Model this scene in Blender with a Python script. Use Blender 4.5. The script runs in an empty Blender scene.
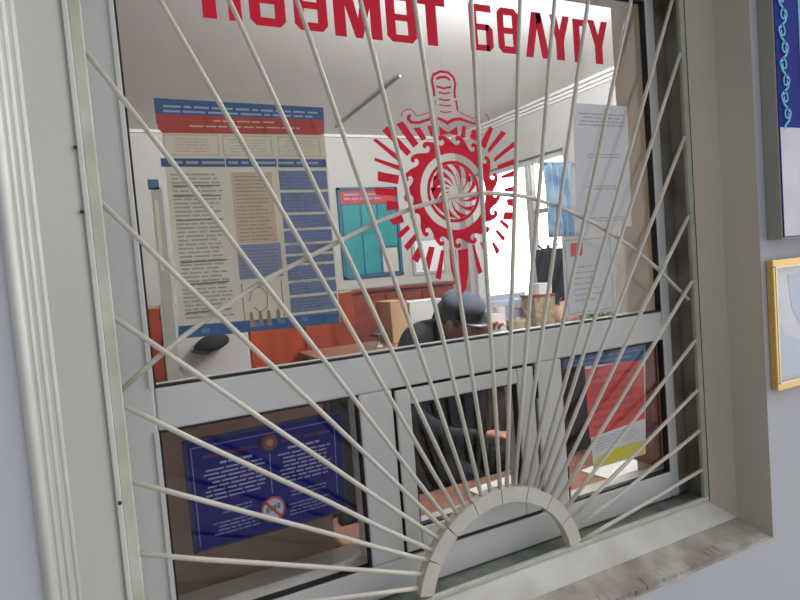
import bpy, bmesh, math, random
from mathutils import Vector, Matrix, noise
random.seed(7)
C = bpy.context.scene.collection
S = bpy.context.scene

# ------------------------------------------------------------ camera
YAW, PITCH, ROLL = 0.4574, -0.0582, -0.0806
CAM = Vector((0, -1, 1.5))
F = Vector((math.sin(YAW)*math.cos(PITCH), math.cos(YAW)*math.cos(PITCH), math.sin(PITCH)))
R0 = Vector((math.cos(YAW), -math.sin(YAW), 0)); U0 = R0.cross(F)
R = R0*math.cos(ROLL)+U0*math.sin(ROLL); U = -R0*math.sin(ROLL)+U0*math.cos(ROLL)
cd = bpy.data.cameras.new('camera'); cam = bpy.data.objects.new('camera', cd); C.objects.link(cam)
cd.sensor_width = 36; cd.lens = 27.0; cd.clip_start = 0.02; cd.clip_end = 200
cam.matrix_world = Matrix(((R.x, U.x, -F.x, CAM.x), (R.y, U.y, -F.y, CAM.y), (R.z, U.z, -F.z, CAM.z), (0, 0, 0, 1)))
S.camera = cam

# ------------------------------------------------------------ world and light
S.view_settings.view_transform = 'Standard'; S.view_settings.look = 'None'
S.view_settings.exposure = 0.0; S.view_settings.gamma = 1.0; S.view_settings.use_curve_mapping = False
w = bpy.data.worlds.new('sky'); S.world = w; w.use_nodes = True
nt = w.node_tree; nt.nodes.clear()
tc = nt.nodes.new('ShaderNodeTexCoord')
dot = nt.nodes.new('ShaderNodeVectorMath'); dot.operation = 'DOT_PRODUCT'; dot.inputs[1].default_value = (0.75, 0.6, 0.2)
nt.links.new(tc.outputs['Generated'], dot.inputs[0])
rp = nt.nodes.new('ShaderNodeValToRGB'); rp.color_ramp.elements[0].position = 0.5; rp.color_ramp.elements[1].position = 0.97
e0 = rp.color_ramp.elements.new(0.0); e0.color = (0.075, 0.076, 0.080, 1)
rp.color_ramp.elements[1].color = (0.150, 0.156, 0.170, 1)
mr = nt.nodes.new('ShaderNodeMapRange'); mr.inputs['From Min'].default_value = -0.8; mr.inputs['From Max'].default_value = 0.8; rp.color_ramp.elements[2].color = (1, 1, 1, 1)
nt.links.new(dot.outputs['Value'], mr.inputs['Value']); nt.links.new(mr.outputs[0], rp.inputs[0])
bg = nt.nodes.new('ShaderNodeBackground'); bg.inputs['Strength'].default_value = 4.0
out = nt.nodes.new('ShaderNodeOutputWorld')
nt.links.new(rp.outputs[0], bg.inputs['Color']); nt.links.new(bg.outputs[0], out.inputs[0])

def area(name, loc, size, sizey, energy, col, target, portal=False):
    l = bpy.data.lights.new(name, 'AREA'); l.shape = 'RECTANGLE'; l.size = size; l.size_y = sizey
    l.energy = energy; l.color = col
    if portal: l.cycles.is_portal = True
    o = bpy.data.objects.new(name, l); C.objects.link(o); o.location = loc
    o.rotation_euler = (Vector(target)-Vector(loc)).to_track_quat('-Z', 'Y').to_euler()
    return o
LAMPX, LAMPY = 1.9, 0.66
area('fill_light_down', (LAMPX, LAMPY, 2.50), 1.1, 0.12, 16, (1.0, 0.93, 0.84), (LAMPX, LAMPY, 0))  # unseen fill light, added to brighten the room
area('fill_light_up', (LAMPX, LAMPY, 2.66), 1.1, 0.12, 180, (0.93, 0.97, 1.0), (LAMPX, LAMPY+0.6, 3.2))  # added uplight that brightens the ceiling
area('daylight_portal', (3.66, 3.62, 1.71), 1.5, 1.28, 1, (1, 1, 1), (0, 3.62, 1.71), portal=True)

# ------------------------------------------------------------ materials
def mat(name, col, rough=0.6, metal=0.0, var=0.0, scale=8.0, bump=0.0, bscale=60.0, spec=0.5, col2=None, stretch=None, detail=6):
    m = bpy.data.materials.new(name); m.use_nodes = True
    n = m.node_tree; b = n.nodes['Principled BSDF']
    b.inputs['Roughness'].default_value = rough; b.inputs['Metallic'].default_value = metal
    b.inputs['Specular IOR Level'].default_value = spec
    c = (*col, 1)
    tcn = n.nodes.new('ShaderNodeTexCoord'); mp = n.nodes.new('ShaderNodeMapping')
    n.links.new(tcn.outputs['Object'], mp.inputs[0])
    if stretch: mp.inputs['Scale'].default_value = stretch
    nz = n.nodes.new('ShaderNodeTexNoise'); nz.inputs['Scale'].default_value = scale; nz.inputs['Detail'].default_value = detail
    n.links.new(mp.outputs[0], nz.inputs['Vector'])
    rm = n.nodes.new('ShaderNodeValToRGB')
    rm.color_ramp.elements[0].position = 0.35; rm.color_ramp.elements[1].position = 0.68
    c2 = (*col2, 1) if col2 else tuple(x*(1-var) for x in col)+(1,)
    rm.color_ramp.elements[0].color = c2; rm.color_ramp.elements[1].color = c
    n.links.new(nz.outputs['Fac'], rm.inputs[0]); n.links.new(rm.outputs[0], b.inputs['Base Color'])
    if bump:
        n2 = n.nodes.new('ShaderNodeTexNoise'); n2.inputs['Scale'].default_value = bscale; n2.inputs['Detail'].default_value = 4
        n.links.new(mp.outputs[0], n2.inputs['Vector'])
        bp = n.nodes.new('ShaderNodeBump'); bp.inputs['Strength'].default_value = bump; bp.inputs['Distance'].default_value = 0.002
        n.links.new(n2.outputs['Fac'], bp.inputs['Height']); n.links.new(bp.outputs[0], b.inputs['Normal'])
    return m
def glassmat(name, tint=(0.95, 0.955, 0.95), rough=0.0, ior=1.5):
    m = bpy.data.materials.new(name); m.use_nodes = True; n = m.node_tree; n.nodes.clear()
    o = n.nodes.new('ShaderNodeOutputMaterial'); mx = n.nodes.new('ShaderNodeMixShader')
    tr = n.nodes.new('ShaderNodeBsdfTransparent'); gl = n.nodes.new('ShaderNodeBsdfGlossy'); fr = n.nodes.new('ShaderNodeFresnel')
    tr.inputs[0].default_value = (*tint, 1); gl.inputs['Roughness'].default_value = rough; fr.inputs['IOR'].default_value = ior
    ge = n.nodes.new('ShaderNodeNewGeometry'); iv = n.nodes.new('ShaderNodeMath'); iv.operation = 'SUBTRACT'; iv.inputs[0].default_value = 1.0
    n.links.new(ge.outputs['Backfacing'], iv.inputs[1]); ml = n.nodes.new('ShaderNodeMath'); ml.operation = 'MULTIPLY'
    n.links.new(iv.outputs[0], ml.inputs[0]); n.links.new(fr.outputs[0], ml.inputs[1]); n.links.new(ml.outputs[0], mx.inputs[0]); n.links.new(tr.outputs[0], mx.inputs[1]); n.links.new(gl.outputs[0], mx.inputs[2])
    n.links.new(mx.outputs[0], o.inputs[0]); return m
def emis(name, col, st):
    m = bpy.data.materials.new(name); m.use_nodes = True; n = m.node_tree; n.nodes.clear()
    o = n.nodes.new('ShaderNodeOutputMaterial'); e = n.nodes.new('ShaderNodeEmission')
    e.inputs[0].default_value = (*col, 1); e.inputs[1].default_value = st; n.links.new(e.outputs[0], o.inputs[0]); return m

M = dict(
 wall_out=mat('lilac_grey_plaster', (0.56, 0.565, 0.61), 0.85, var=0.06, scale=3, bump=0.25, bscale=40),
 trimL=mat('grey_beige_paint', (0.47, 0.465, 0.42), 0.45, var=0.10, scale=6, bump=0.15, bscale=30, stretch=(1, 1, 0.35)),
 trimW=mat('white_paint_bead', (0.66, 0.66, 0.62), 0.4, var=0.08, scale=14, bump=0.15),
 reveal=mat('beige_painted_reveal', (0.50, 0.455, 0.375), 0.6, col2=(0.42, 0.385, 0.315), scale=5, bump=0.25, bscale=25, stretch=(1, 1, 0.4)),
 sill=mat('white_sill_paint', (0.66, 0.64, 0.59), 0.6, col2=(0.49, 0.465, 0.415), scale=9, bump=0.3, bscale=35),
 dirt=mat('dusty_sill', (0.50, 0.46, 0.41), 0.85, col2=(0.25, 0.21, 0.18), scale=11, bump=0.5, bscale=40),
 green=mat('green_stained_paint', (0.27, 0.31, 0.26), 0.5, col2=(0.13, 0.15, 0.12), scale=20, bump=0.3),
 alu=mat('white_powder_coat', (0.655, 0.655, 0.635), 0.28, var=0.07, scale=5, stretch=(1, 1, 1)),
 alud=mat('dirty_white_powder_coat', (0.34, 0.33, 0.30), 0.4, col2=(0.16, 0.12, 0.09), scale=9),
 gasket=mat('black_rubber', (0.012, 0.010, 0.014), 0.6),
 rod=mat('cream_enamel', (0.64, 0.60, 0.52), 0.35, var=0.10, scale=30, bump=0.2, bscale=150),
 rodd=mat('darker_green_enamel', (0.40, 0.41, 0.32), 0.45, col2=(0.28, 0.29, 0.22), scale=12, bump=0.2),  # greenish enamel in a darker tone, for the right stile
 rodg=mat('greenish_enamel', (0.60, 0.62, 0.52), 0.4, col2=(0.45, 0.46, 0.37), scale=14, bump=0.2),
 red=mat('red_vinyl', (0.74, 0.018, 0.05), 0.6, spec=0.2),
 glass=glassmat('clear_glass'),
 room=mat('cream_wall_paint', (0.56, 0.53, 0.50), 0.8, var=0.03, scale=2),
 beige=mat('beige_wall_paint', (0.62, 0.52, 0.38), 0.8, var=0.05, scale=3),
 ceil=mat('white_ceiling', (0.80, 0.77, 0.75), 0.85, var=0.03, scale=2),
 floor=mat('brown_linoleum', (0.25, 0.17, 0.12), 0.5, var=0.2, scale=4),
 rust=mat('rust_varnished_wood', (0.30, 0.055, 0.02), 0.3, col2=(0.17, 0.03, 0.015), scale=5, stretch=(2, 2, 0.25)),
 orange=mat('orange_varnished_wood', (0.42, 0.068, 0.016), 0.3, col2=(0.25, 0.033, 0.010), scale=5, stretch=(2, 2, 0.25)),
 redwood=mat('red_brown_wood', (0.26, 0.05, 0.03), 0.35, col2=(0.15, 0.03, 0.02), scale=5, stretch=(0.3, 2, 2)),
 topwood=mat('salmon_wood_top', (0.30, 0.135, 0.085), 0.4, col2=(0.20, 0.085, 0.055), scale=4, stretch=(0.3, 2, 2)),
 brown=mat('taupe_wood', (0.46, 0.29, 0.22), 0.5, col2=(0.35, 0.20, 0.15), scale=5, stretch=(1, 1, 1)),
 darkbrown=mat('dark_brown_wood', (0.05, 0.028, 0.02), 0.5, col2=(0.03, 0.016, 0.013), scale=6, stretch=(2, 2, 0.3)),
 cream=mat('cream_sill', (0.62, 0.58, 0.50), 0.4, var=0.08, scale=5),
 paper=mat('white_paper', (0.86, 0.85, 0.88), 0.8, var=0.04, scale=6),
 paperg=mat('grey_lilac_paper', (0.90, 0.88, 0.93), 0.8, var=0.06, scale=9),
 paperb=mat('cream_paper', (0.86, 0.78, 0.63), 0.7, col2=(0.80, 0.71, 0.56), scale=7),
 tan=mat('tan_paper', (0.74, 0.56, 0.41), 0.7, var=0.08, scale=12),
 ink=mat('grey_ink', (0.22, 0.21, 0.22), 0.7),
 inkl=mat('pale_grey_ink', (0.44, 0.42, 0.40), 0.7),
 blue=mat('poster_blue', (0.04, 0.13, 0.33), 0.5, var=0.15, scale=10),
 bluec=mat('poster_slate_blue', (0.17, 0.24, 0.42), 0.5, var=0.15, scale=10),
 lilac=mat('poster_lilac', (0.33, 0.33, 0.47), 0.5, var=0.1, scale=14),
 pred=mat('poster_red', (0.56, 0.06, 0.045), 0.5, var=0.15, scale=12),
 navy=mat('sign_navy', (0.006, 0.006, 0.20), 0.6, var=0.2, scale=5, spec=0.1),
 navyd=mat('sign_dark_edge', (0.01, 0.01, 0.07), 0.4),
 white=mat('white_ink', (0.58, 0.61, 0.74), 0.6),
 palet=mat('pale_header_ink', (0.42, 0.50, 0.64), 0.6),
 whited=mat('pale_sign_ink', (0.36, 0.38, 0.58), 0.6),
 palei=mat('pale_blue_ink', (0.20, 0.22, 0.42), 0.6),
 redink=mat('dull_red_ink', (0.09, 0.006, 0.06), 0.6),
 coral=mat('coral_poster', (0.88, 0.115, 0.10), 0.6, col2=(0.78, 0.04, 0.03), scale=7, stretch=(0.5, 1, 3)),
 yellow=mat('yellow_print', (0.92, 0.80, 0.02), 0.6, col2=(0.80, 0.70, 0.12), scale=30),
 teal=mat('teal_card', (0.02, 0.30, 0.32), 0.45, var=0.25, scale=5),
 teald=mat('dark_teal', (0.02, 0.12, 0.20), 0.5),
 card=mat('cardboard', (0.55, 0.36, 0.20), 0.8, var=0.12, scale=8),
 whitebox=mat('white_carton', (0.74, 0.78, 0.80), 0.6, var=0.03, scale=5),
 black=mat('black_plastic', (0.012, 0.012, 0.014), 0.3),
 cloth=mat('dark_navy_cloth', (0.005, 0.006, 0.013), 0.85, var=0.3, scale=20, bump=0.4, bscale=80),
 capc=mat('grey_blue_cloth', (0.045, 0.06, 0.09), 0.85, var=0.2, scale=30, bump=0.3),
 skin=mat('skin', (0.50, 0.25, 0.17), 0.5, var=0.08, scale=10),
 hair=mat('black_hair', (0.015, 0.011, 0.010), 0.6),
 curtain=mat('light_blue_cloth', (0.34, 0.46, 0.56), 0.85, col2=(0.10, 0.20, 0.32), scale=7, bump=0.3),
 screen=mat('grey_blue_plastic', (0.42, 0.48, 0.62), 0.4),
 wicker=mat('wicker', (0.42, 0.33, 0.22), 0.8, col2=(0.20, 0.14, 0.09), scale=40),
 leaf=mat('leaf_green', (0.05, 0.14, 0.03), 0.5, var=0.3, scale=20),
 gold=mat('gold_paint', (0.80, 0.52, 0.16), 0.3, metal=0.35, var=0.15, scale=20),
 goldw=mat('pale_gold_edge', (0.85, 0.74, 0.48), 0.35, metal=0.2),
 boardg=mat('grey_board_edge', (0.33, 0.33, 0.29), 0.5, var=0.05),
 boardb=mat('royal_blue_board', (0.018, 0.03, 0.26), 0.7, spec=0.08, var=0.15, scale=4),
 ornament=mat('sky_blue_ornament', (0.20, 0.58, 0.78), 0.7, spec=0.1),
 photo_glare=mat('pale_photograph_and_glare', (0.80, 0.79, 0.84), 0.6, col2=(0.60, 0.60, 0.68), scale=5, detail=2, spec=0.2),  # photograph print; also the glare painted on the blue board
 ground=mat('grey_paving', (0.36, 0.35, 0.34), 0.85, var=0.15, scale=3),
 steel=mat('dull_steel', (0.5, 0.5, 0.5), 0.35, metal=0.8),
 lampw=emis('fill_lamp_glow', (1.0, 0.95, 0.88), 3.0),  # glowing tube of the added fill lamp
 glaze=glassmat('picture_glass', (1, 1, 1)),
)
# paint with grime close to one edge: stains on the sill near the bars
# ------------------------------------------------------------ mesh helpers
def obj(name, bm, m, parent=None, smooth=False, recalc=True):
    if recalc: bmesh.ops.recalc_face_normals(bm, faces=bm.faces[:])
    me = bpy.data.meshes.new(name); bm.to_mesh(me); bm.free()
    for mm in (m if isinstance(m, (list, tuple)) else [m]): me.materials.append(M[mm])
    if smooth:
        for p in me.polygons: p.use_smooth = True
    o = bpy.data.objects.new(name, me); C.objects.link(o)
    if parent is not None: o.parent = parent; o.matrix_parent_inverse = Matrix.Translation(parent.location).inverted() if parent.type == 'EMPTY' and parent.parent is None else Matrix()
    return o
def thing(name, label, cat, loc, group=None, kind=None):
    o = bpy.data.objects.new(name, None); C.objects.link(o); o.location = loc; o.empty_display_size = 0.05
    if label: o['label'] = label
    if cat: o['category'] = cat
    if group: o['group'] = group
    if kind: o['kind'] = kind
    return o
def tag(o, label, cat, group=None):
    o['label'] = label; o['category'] = cat
    if group: o['group'] = group
    return o
def struct(name, bm, m):
    o = obj(name, bm, m); o['kind'] = 'structure'; return o
def sub(name, bm, m, part, **k):        # sub-part: same space as its part
    o = obj(name, bm, m, None, **k); o.parent = part
    o.matrix_parent_inverse = (Matrix.Translation(part.parent.location) @ Matrix()).inverted() @ Matrix() if False else Matrix()
    return o
def box(bm, a, b, bev=0.0, mi=0):
    x0, y0, z0 = a; x1, y1, z1 = b
    v = [bm.verts.new(p) for p in ((x0,y0,z0),(x1,y0,z0),(x1,y1,z0),(x0,y1,z0),(x0,y0,z1),(x1,y0,z1),(x1,y1,z1),(x0,y1,z1))]
    fs = [bm.faces.new([v[i] for i in q]) for q in ((0,3,2,1),(4,5,6,7),(0,1,5,4),(1,2,6,5),(2,3,7,6),(3,0,4,7))]
    for f in fs: f.material_index = mi
    if bev:
        es = list({e for f in fs for e in f.edges})
        r = bmesh.ops.bevel(bm, geom=es, offset=bev, segments=2, affect='EDGES', profile=0.5)
        for f in r['faces']: f.material_index = mi
    return bm
def B(a, b, bev=0.0): return box(bmesh.new(), a, b, bev)
def prism(bm, pts, y0, y1, mi=0):       # polygon in (x,z), extruded along y
    a = [bm.verts.new((x, y0, z)) for x, z in pts]; b = [bm.verts.new((x, y1, z)) for x, z in pts]
    n = len(pts)
    f = bm.faces.new(a); f.material_index = mi; g = bm.faces.new(b[::-1]); g.material_index = mi
    for i in range(n):
        h = bm.faces.new((a[i], b[i], b[(i+1) % n], a[(i+1) % n])); h.material_index = mi
    return bm
def tube(bm, pts, r, seg=10, caps=True):
    pts = [Vector(p) for p in pts]; rings = []
    rr = r if isinstance(r, (list, tuple)) else [r]*len(pts)
    for i, p in enumerate(pts):
        d = (pts[min(i+1, len(pts)-1)]-pts[max(i-1, 0)]).normalized()
        ref = Vector((0, 1, 0)) if abs(d.y) < 0.9 else Vector((1, 0, 0))
        u = d.cross(ref).normalized(); v = d.cross(u)
        rings.append([bm.verts.new(p+(u*math.cos(t)+v*math.sin(t))*rr[i]) for t in [2*math.pi*k/seg for k in range(seg)]])
    for a, b in zip(rings, rings[1:]):
        for k in range(seg): bm.faces.new((a[k], a[(k+1) % seg], b[(k+1) % seg], b[k]))
    if caps: bm.faces.new(rings[0][::-1]); bm.faces.new(rings[-1])
    return bm
def lathe(bm, prof, c=(0,0,0), seg=24):
    rings = [[bm.verts.new((c[0]+r*math.cos(2*math.pi*k/seg), c[1]+r*math.sin(2*math.pi*k/seg), c[2]+z)) for k in range(seg)] for r, z in prof]
    for a, b in zip(rings, rings[1:]):
        for k in range(seg): bm.faces.new((a[k], a[(k+1) % seg], b[(k+1) % seg], b[k]))
    bm.faces.new(rings[0][::-1]); bm.faces.new(rings[-1]); return bm
def ribbon(bm, pts, wd, y0, y1):
    P = [Vector((x, z)) for x, z in pts]; L = []; Rr = []
    for i, p in enumerate(P):
        d = (P[min(i+1, len(P)-1)]-P[max(i-1, 0)]).normalized(); n = Vector((-d.y, d.x))*wd/2
        L.append(p+n); Rr.append(p-n)
    for i in range(len(P)-1):
        prism(bm, [tuple(L[i]), tuple(L[i+1]), tuple(Rr[i+1]), tuple(Rr[i])], y0, y1)
    return bm
def textlines(bm, quad, rows, y0, y1, fill=0.5, words=5, center=False, rnd=None, short=0.15):
    """rows of printed words inside quad = (x0,z0)bl,(x1,z1)br,(x,z)tr,(x,z)tl"""
    rnd = rnd or random
    bl, br, tr, tl = [Vector(q) for q in quad]
    for k in range(rows):
        v0 = 1-(k+0.5-fill/2)/rows; v1 = 1-(k+0.5+fill/2)/rows
        a = rnd.uniform(0, 0.02); e = 1-rnd.uniform(0, short)
        if center: a = rnd.uniform(0, short); e = 1-a
        u = a
        while u < e-0.02:
            l = min(rnd.uniform(0.4, 1.5)/words, e-u)
            q = []
            for uu, vv in ((u, v1), (u+l, v1), (u+l, v0), (u, v0)):
                p = (bl*(1-uu)+br*uu)*(1-vv)+(tl*(1-uu)+tr*uu)*vv; q.append(tuple(p))
            prism(bm, q, y0, y1); u += l+0.12/words+0.006
    return bm
Z = lambda z: 1.5+z

# ------------------------------------------------------------ structure: ground, walls, room
struct('ground', B((-3, -4, -0.06), (5, -0.145, 0.0)), 'ground')
OL, OR_, OB, OT = -0.095, 1.334, Z(-0.700), Z(0.73)        # opening in the front wall, outer edge
bm = bmesh.new()
y0, y1 = -0.145, 0.10
box(bm, (-1.6, y0, 0), (OL, y1, 3.0)); box(bm, (OR_, y0, 0), (3.7, y1, 3.0))
box(bm, (OL, y0, 0), (OR_, y1, OB)); box(bm, (OL, y0, OT), (OR_, y1, 3.0))
struct('wall_front', bm, 'wall_out')
# inside the hole the surround: loops of a stepped, splayed profile
loops = [(0.10, -0.014, 1.25, Z(-0.615), Z(0.64)), (-0.0505, -0.014, 1.25, Z(-0.617), Z(0.64)),
         (-0.0555, -0.006, 1.243, Z(-0.624), Z(0.632)), (-0.080, -0.068, 1.304, Z(-0.666), Z(0.70)),
         (-0.146, OL, OR_, OB+0.0, OT)]
def side(which):
    def pt(l, e):
        y, L, Rr, Bt, T = l
        return {'left': ((L, y, Bt), (L, y, T)), 'right': ((Rr, y, Bt), (Rr, y, T)), 'bottom': ((L, y, Bt), (Rr, y, Bt)), 'top': ((L, y, T), (Rr, y, T))}[which][e]
    back = (0.10, OL+0.001, OR_-0.001, OB+0.001, OT-0.001)
    return pt, back
def surround(name, which, mats, spans):
    pt, back = side(which); bm = bmesh.new()
    seq = loops+[back]
    V = [[bm.verts.new(pt(l, e)) for e in (0, 1)] for l in seq]
    n = len(seq)
    for i in range(n):
        j = (i+1) % n
        f = bm.faces.new((V[i][0], V[i][1], V[j][1], V[j][0])); f.material_index = spans[i] if i < len(spans) else 0
    bm.faces.new([v[0] for v in V]); bm.faces.new([v[1] for v in V][::-1])
    return struct(name, bm, mats)
surround('trim_1', 'left', ['trimL'], [0]*6)
surround('trim_2', 'right', ['reveal', 'alud'], [1, 0, 0, 0, 0, 0])
surround('trim_3', 'bottom', ['sill', 'dirt', 'green'], [2, 0, 0, 1, 0, 0])
surround('trim_4', 'top', ['trimL'], [0]*6)
# moulded beads running down the left surround
bm = bmesh.new()
for t, r in ((0.06, 0.0045), (0.36, 0.004), (0.62, 0.0035), (0.97, 0.0075)):
    x = -0.068+(OL+0.068)*t; y = -0.080-0.066*t
    tube(bm, [(x, y, Z(-0.67)), (x, y, Z(0.70))], r, 10)
o = struct('trim_5', bm, 'trimW')
for p in o.data.polygons: p.use_smooth = True
# thin raised fillet beside the bars on the left
struct('trim_6', B((-0.012, -0.0625, Z(-0.63)), (-0.0045, -0.056, Z(0.63)), 0.0015), 'trimW')
# chipped mortar along the front edge of the sill
bm = bmesh.new(); rr = random.Random(3)
for k in range(46):
    x = 0.55+k*0.0165; h = 0.0035+0.004*noise.noise(Vector((k*0.31, 0, 0)))+0.002
    y = -0.137+0.005*noise.noise(Vector((k*0.5, 3, 0)))
    v = [(x, y-0.004), (x+0.018, y-0.004), (x+0.018, y+0.02), (x, y+0.02)]
    zt = Z(-0.694)
    a = [bm.verts.new((p[0], p[1], zt-0.008)) for p in v]; b = [bm.verts.new((p[0], p[1], zt+h+(0.006 if p[1] > y+0.01 else 0))) for p in v]
    bm.faces.new(a[::-1]); bm.faces.new(b)
    for i in range(4): bm.faces.new((a[i], a[(i+1) % 4], b[(i+1) % 4], b[i]))
struct('trim_7', bm, 'dirt')

struct('floor', B((-1.6, 0.10, -0.06), (3.7, 4.6, 0.0)), 'floor')
struct('ceiling', B((-1.6, 0.10, 2.80), (3.7, 4.6, 2.9)), 'ceil')
struct('wall_back', B((-1.6, 4.5, 0), (3.7, 4.6, 2.8)), 'room')
struct('wall_left', B((-1.7, 0.10, 0), (-1.6, 4.6, 2.8)), 'room')
WY0, WY1, WZ0, WZ1 = 2.86, 4.38, 1.06, 2.36
bm = bmesh.new(); X0, X1 = 3.5, 3.72
box(bm, (X0, 0.1, 0), (X1, WY0, 2.8)); box(bm, (X0, WY1, 0), (X1, 4.6, 2.8)); box(bm, (X0, WY0, 0), (X1, WY1, WZ0)); box(bm, (X0, WY0, WZ1), (X1, WY1, 2.8))
struct('wall_right', bm, 'room')
struct('wall_front_inner_skirt', B((1.25, 0.1005, 0), (3.5, 0.103, 2.8)), 'room').name = 'trim_8'
bm = bmesh.new()
for z, d in ((2.79, 0.06), (2.765, 0.035), (2.74, 0.02)):
    box(bm, (3.5-d, 0.103, z-0.012), (3.4999, 4.5, z+0.01), 0.003)
struct('trim_9', bm, 'ceil')                                   # cornice on the right wall
bm = bmesh.new(); box(bm, (-1.6, 4.46, 2.775), (3.44, 4.4999, 2.80), 0.003)
struct('trim_10', bm, 'ceil')
# window in the right wall
w2 = thing('window_2', None, None, (3.6, 3.5, WZ0), kind='structure')
bm = bmesh.new(); xx = (3.56, 3.62)
for a, b in (((WY0, WZ0), (WY1, WZ0+0.05)), ((WY0, WZ1-0.05), (WY1, WZ1)), ((WY0, WZ0), (WY0+0.05, WZ1)), ((WY1-0.05, WZ0), (WY1, WZ1))):
    box(bm, (xx[0], a[0], a[1]), (xx[1], b[0], b[1]), 0.004)
obj('window_frame', bm, 'alu', w2)
bm = bmesh.new(); box(bm, (3.565, 3.40, WZ0+0.05), (3.615, 3.45, WZ1-0.05), 0.004); box(bm, (3.565, 3.36, WZ0+0.05), (3.61, 3.385, WZ1-0.05), 0.003)
obj('mullion', bm, 'alu', w2)
obj('transom', B((3.57, WY0+0.05, 1.86), (3.61, 3.36, 1.90), 0.003), 'alu', w2)
obj('pane', B((3.588, WY0+0.04, WZ0+0.04), (3.592, WY1-0.04, WZ1-0.04)), 'glass', w2)
obj('window_sill', B((3.44, WY0-0.05, WZ0-0.03), (3.56, WY1+0.05, WZ0), 0.006), 'alu', w2)

# ------------------------------------------------------------ the counter window itself
win = thing('window_1', None, None, (0.62, 0.0, Z(-0.615)), kind='structure')
def bar(name, x0, z0, x1, z1, y0=0.0, y1=0.06, bev=0.004, m='alu', parent=win):
    return obj(name, B((x0, y0, Z(z0)), (x1, y1, Z(z1)), bev), m, parent)
bar('left_jamb', -0.013, -0.613, 0.0565, 0.62)
bar('right_jamb', 1.181, -0.613, 1.210, 0.62)
bar('jamb_cover', 1.2105, -0.613, 1.249, 0.62, 0.006, 0.016, 0.002, 'alud')
bar('head', 0.0565, 0.562, 1.181, 0.62)
bar('bottom_rail', 0.0565, -0.613, 1.181, -0.549)
bar('transom', 0.0565, -0.228, 1.181, -0.160)
bar('mullion', 0.393, -0.549, 0.461, -0.228)
bar('mullion', 0.796, -0.549, 0.866, -0.228)
# raised lips that catch the light along the left side of the panes
bar('glazing_bead', 0.0485, -0.160, 0.0565, 0.562, -0.004, 0.004, 0.0015)
bar('glazing_bead', 0.0485, -0.549, 0.0565, -0.228, -0.004, 0.004, 0.0015)
def ring(x0, z0, x1, z1, t, ya, yb):
    bm = bmesh.new()
    box(bm, (x0, ya, Z(z0)), (x1, yb, Z(z0+t))); box(bm, (x0, ya, Z(z1-t)), (x1, yb, Z(z1)))
    box(bm, (x0, ya, Z(z0+t)), (x0+t, yb, Z(z1-t))); box(bm, (x1-t, ya, Z(z0+t)), (x1, yb, Z(z1-t))); return bm
GY = 0.0075
for (x0, z0, x1, z1) in ((0.0565, -0.160, 1.181, 0.562), (0.0565, -0.549, 0.393, -0.228), (0.866, -0.549, 1.181, -0.228)):
    obj('gasket', ring(x0, z0, x1, z1, 0.0035, 0.002, 0.016), 'gasket', win)
    obj('pane', B((x0+0.001, GY, Z(z0+0.001)), (x1-0.001, GY+0.004, Z(z1-0.001))), 'glass', win)
struct('trim_12', B((1.1795, 0.0165, Z(-0.60)), (1.249, 0.10, Z(0.63))), 'beige')
# serving hatch sash
sash = obj('hatch_sash', ring(0.4635, -0.5475, 0.7895, -0.2305, 0.006, 0.0, 0.05), 'gasket', win)
bm = bmesh.new()
box(bm, (0.465, -0.004, Z(-0.5405)), (0.496, 0.045, Z(-0.232)), 0.003); box(bm, (0.744, -0.004, Z(-0.5405)), (0.786, 0.045, Z(-0.232)), 0.003)
box(bm, (0.496, -0.004, Z(-0.262)), (0.744, 0.045, Z(-0.232)), 0.003); box(bm, (0.496, -0.004, Z(-0.5405)), (0.744, 0.045, Z(-0.500)), 0.003)
obj('hatch_frame', bm, 'alu', win)
obj('gasket', ring(0.496, -0.500, 0.744, -0.262, 0.003, 0.0, 0.014), 'gasket', win)
obj('pane', B((0.497, GY, Z(-0.499)), (0.743, GY+0.004, Z(-0.263))), 'glass', win)
obj('hinge', tube(bmesh.new(), [(0.792, -0.003, Z(-0.30)), (0.792, -0.003, Z(-0.245))], 0.004), 'gasket', win)
# screws on the left surround
for k, (x, z) in enumerate(((-0.006, 0.408), (-0.011, 0.196), (-0.0115, 0.108), (-0.0045, -0.305))):
    bm = bmesh.new(); lathe(bm, [(0.0028, 0), (0.0028, 0.0015), (0.0018, 0.0022)], seg=12)
    bmesh.ops.rotate(bm, verts=bm.verts[:], matrix=Matrix.Rotation(math.pi/2, 3, 'X'))
    bmesh.ops.translate(bm, verts=bm.verts[:], vec=(x-0.003 if k not in (9,) else x, -0.0625, Z(z)))
    tag(obj('screw', bm, 'darkbrown'), ['small dark screw near the top of the left window surround', 'dark screw in the left surround just above another screw', 'dark screw in the left surround below its upper neighbour', 'lone rusty screw low on the left window surround'][k], 'screw', 'screws in the left surround')

# ------------------------------------------------------------ sunburst grille
GP = -0.05
gr = thing('window_grille', 'cream painted sunburst bar grille fixed in front of the ticket window', 'grille', (0.62, GP, Z(-0.63)))
obj('stile', B((-0.0055, GP-0.006, Z(-0.612)), (0.0115, GP+0.004, Z(0.605)), 0.002), 'rodg', gr)
obj('stile', B((1.226, GP-0.005, Z(-0.608)), (1.242, GP+0.005, Z(0.605)), 0.002), 'rodd', gr)
obj('rail', B((-0.0055, GP-0.005, Z(-0.6165)), (1.242, GP+0.004, Z(-0.608)), 0.0015), 'rodg', gr)
obj('rail', B((-0.0055, GP-0.008, Z(0.605)), (1.242, GP+0.008, Z(0.625)), 0.002), 'rodg', gr)
AC = (0.6465, -0.6405)
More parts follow.
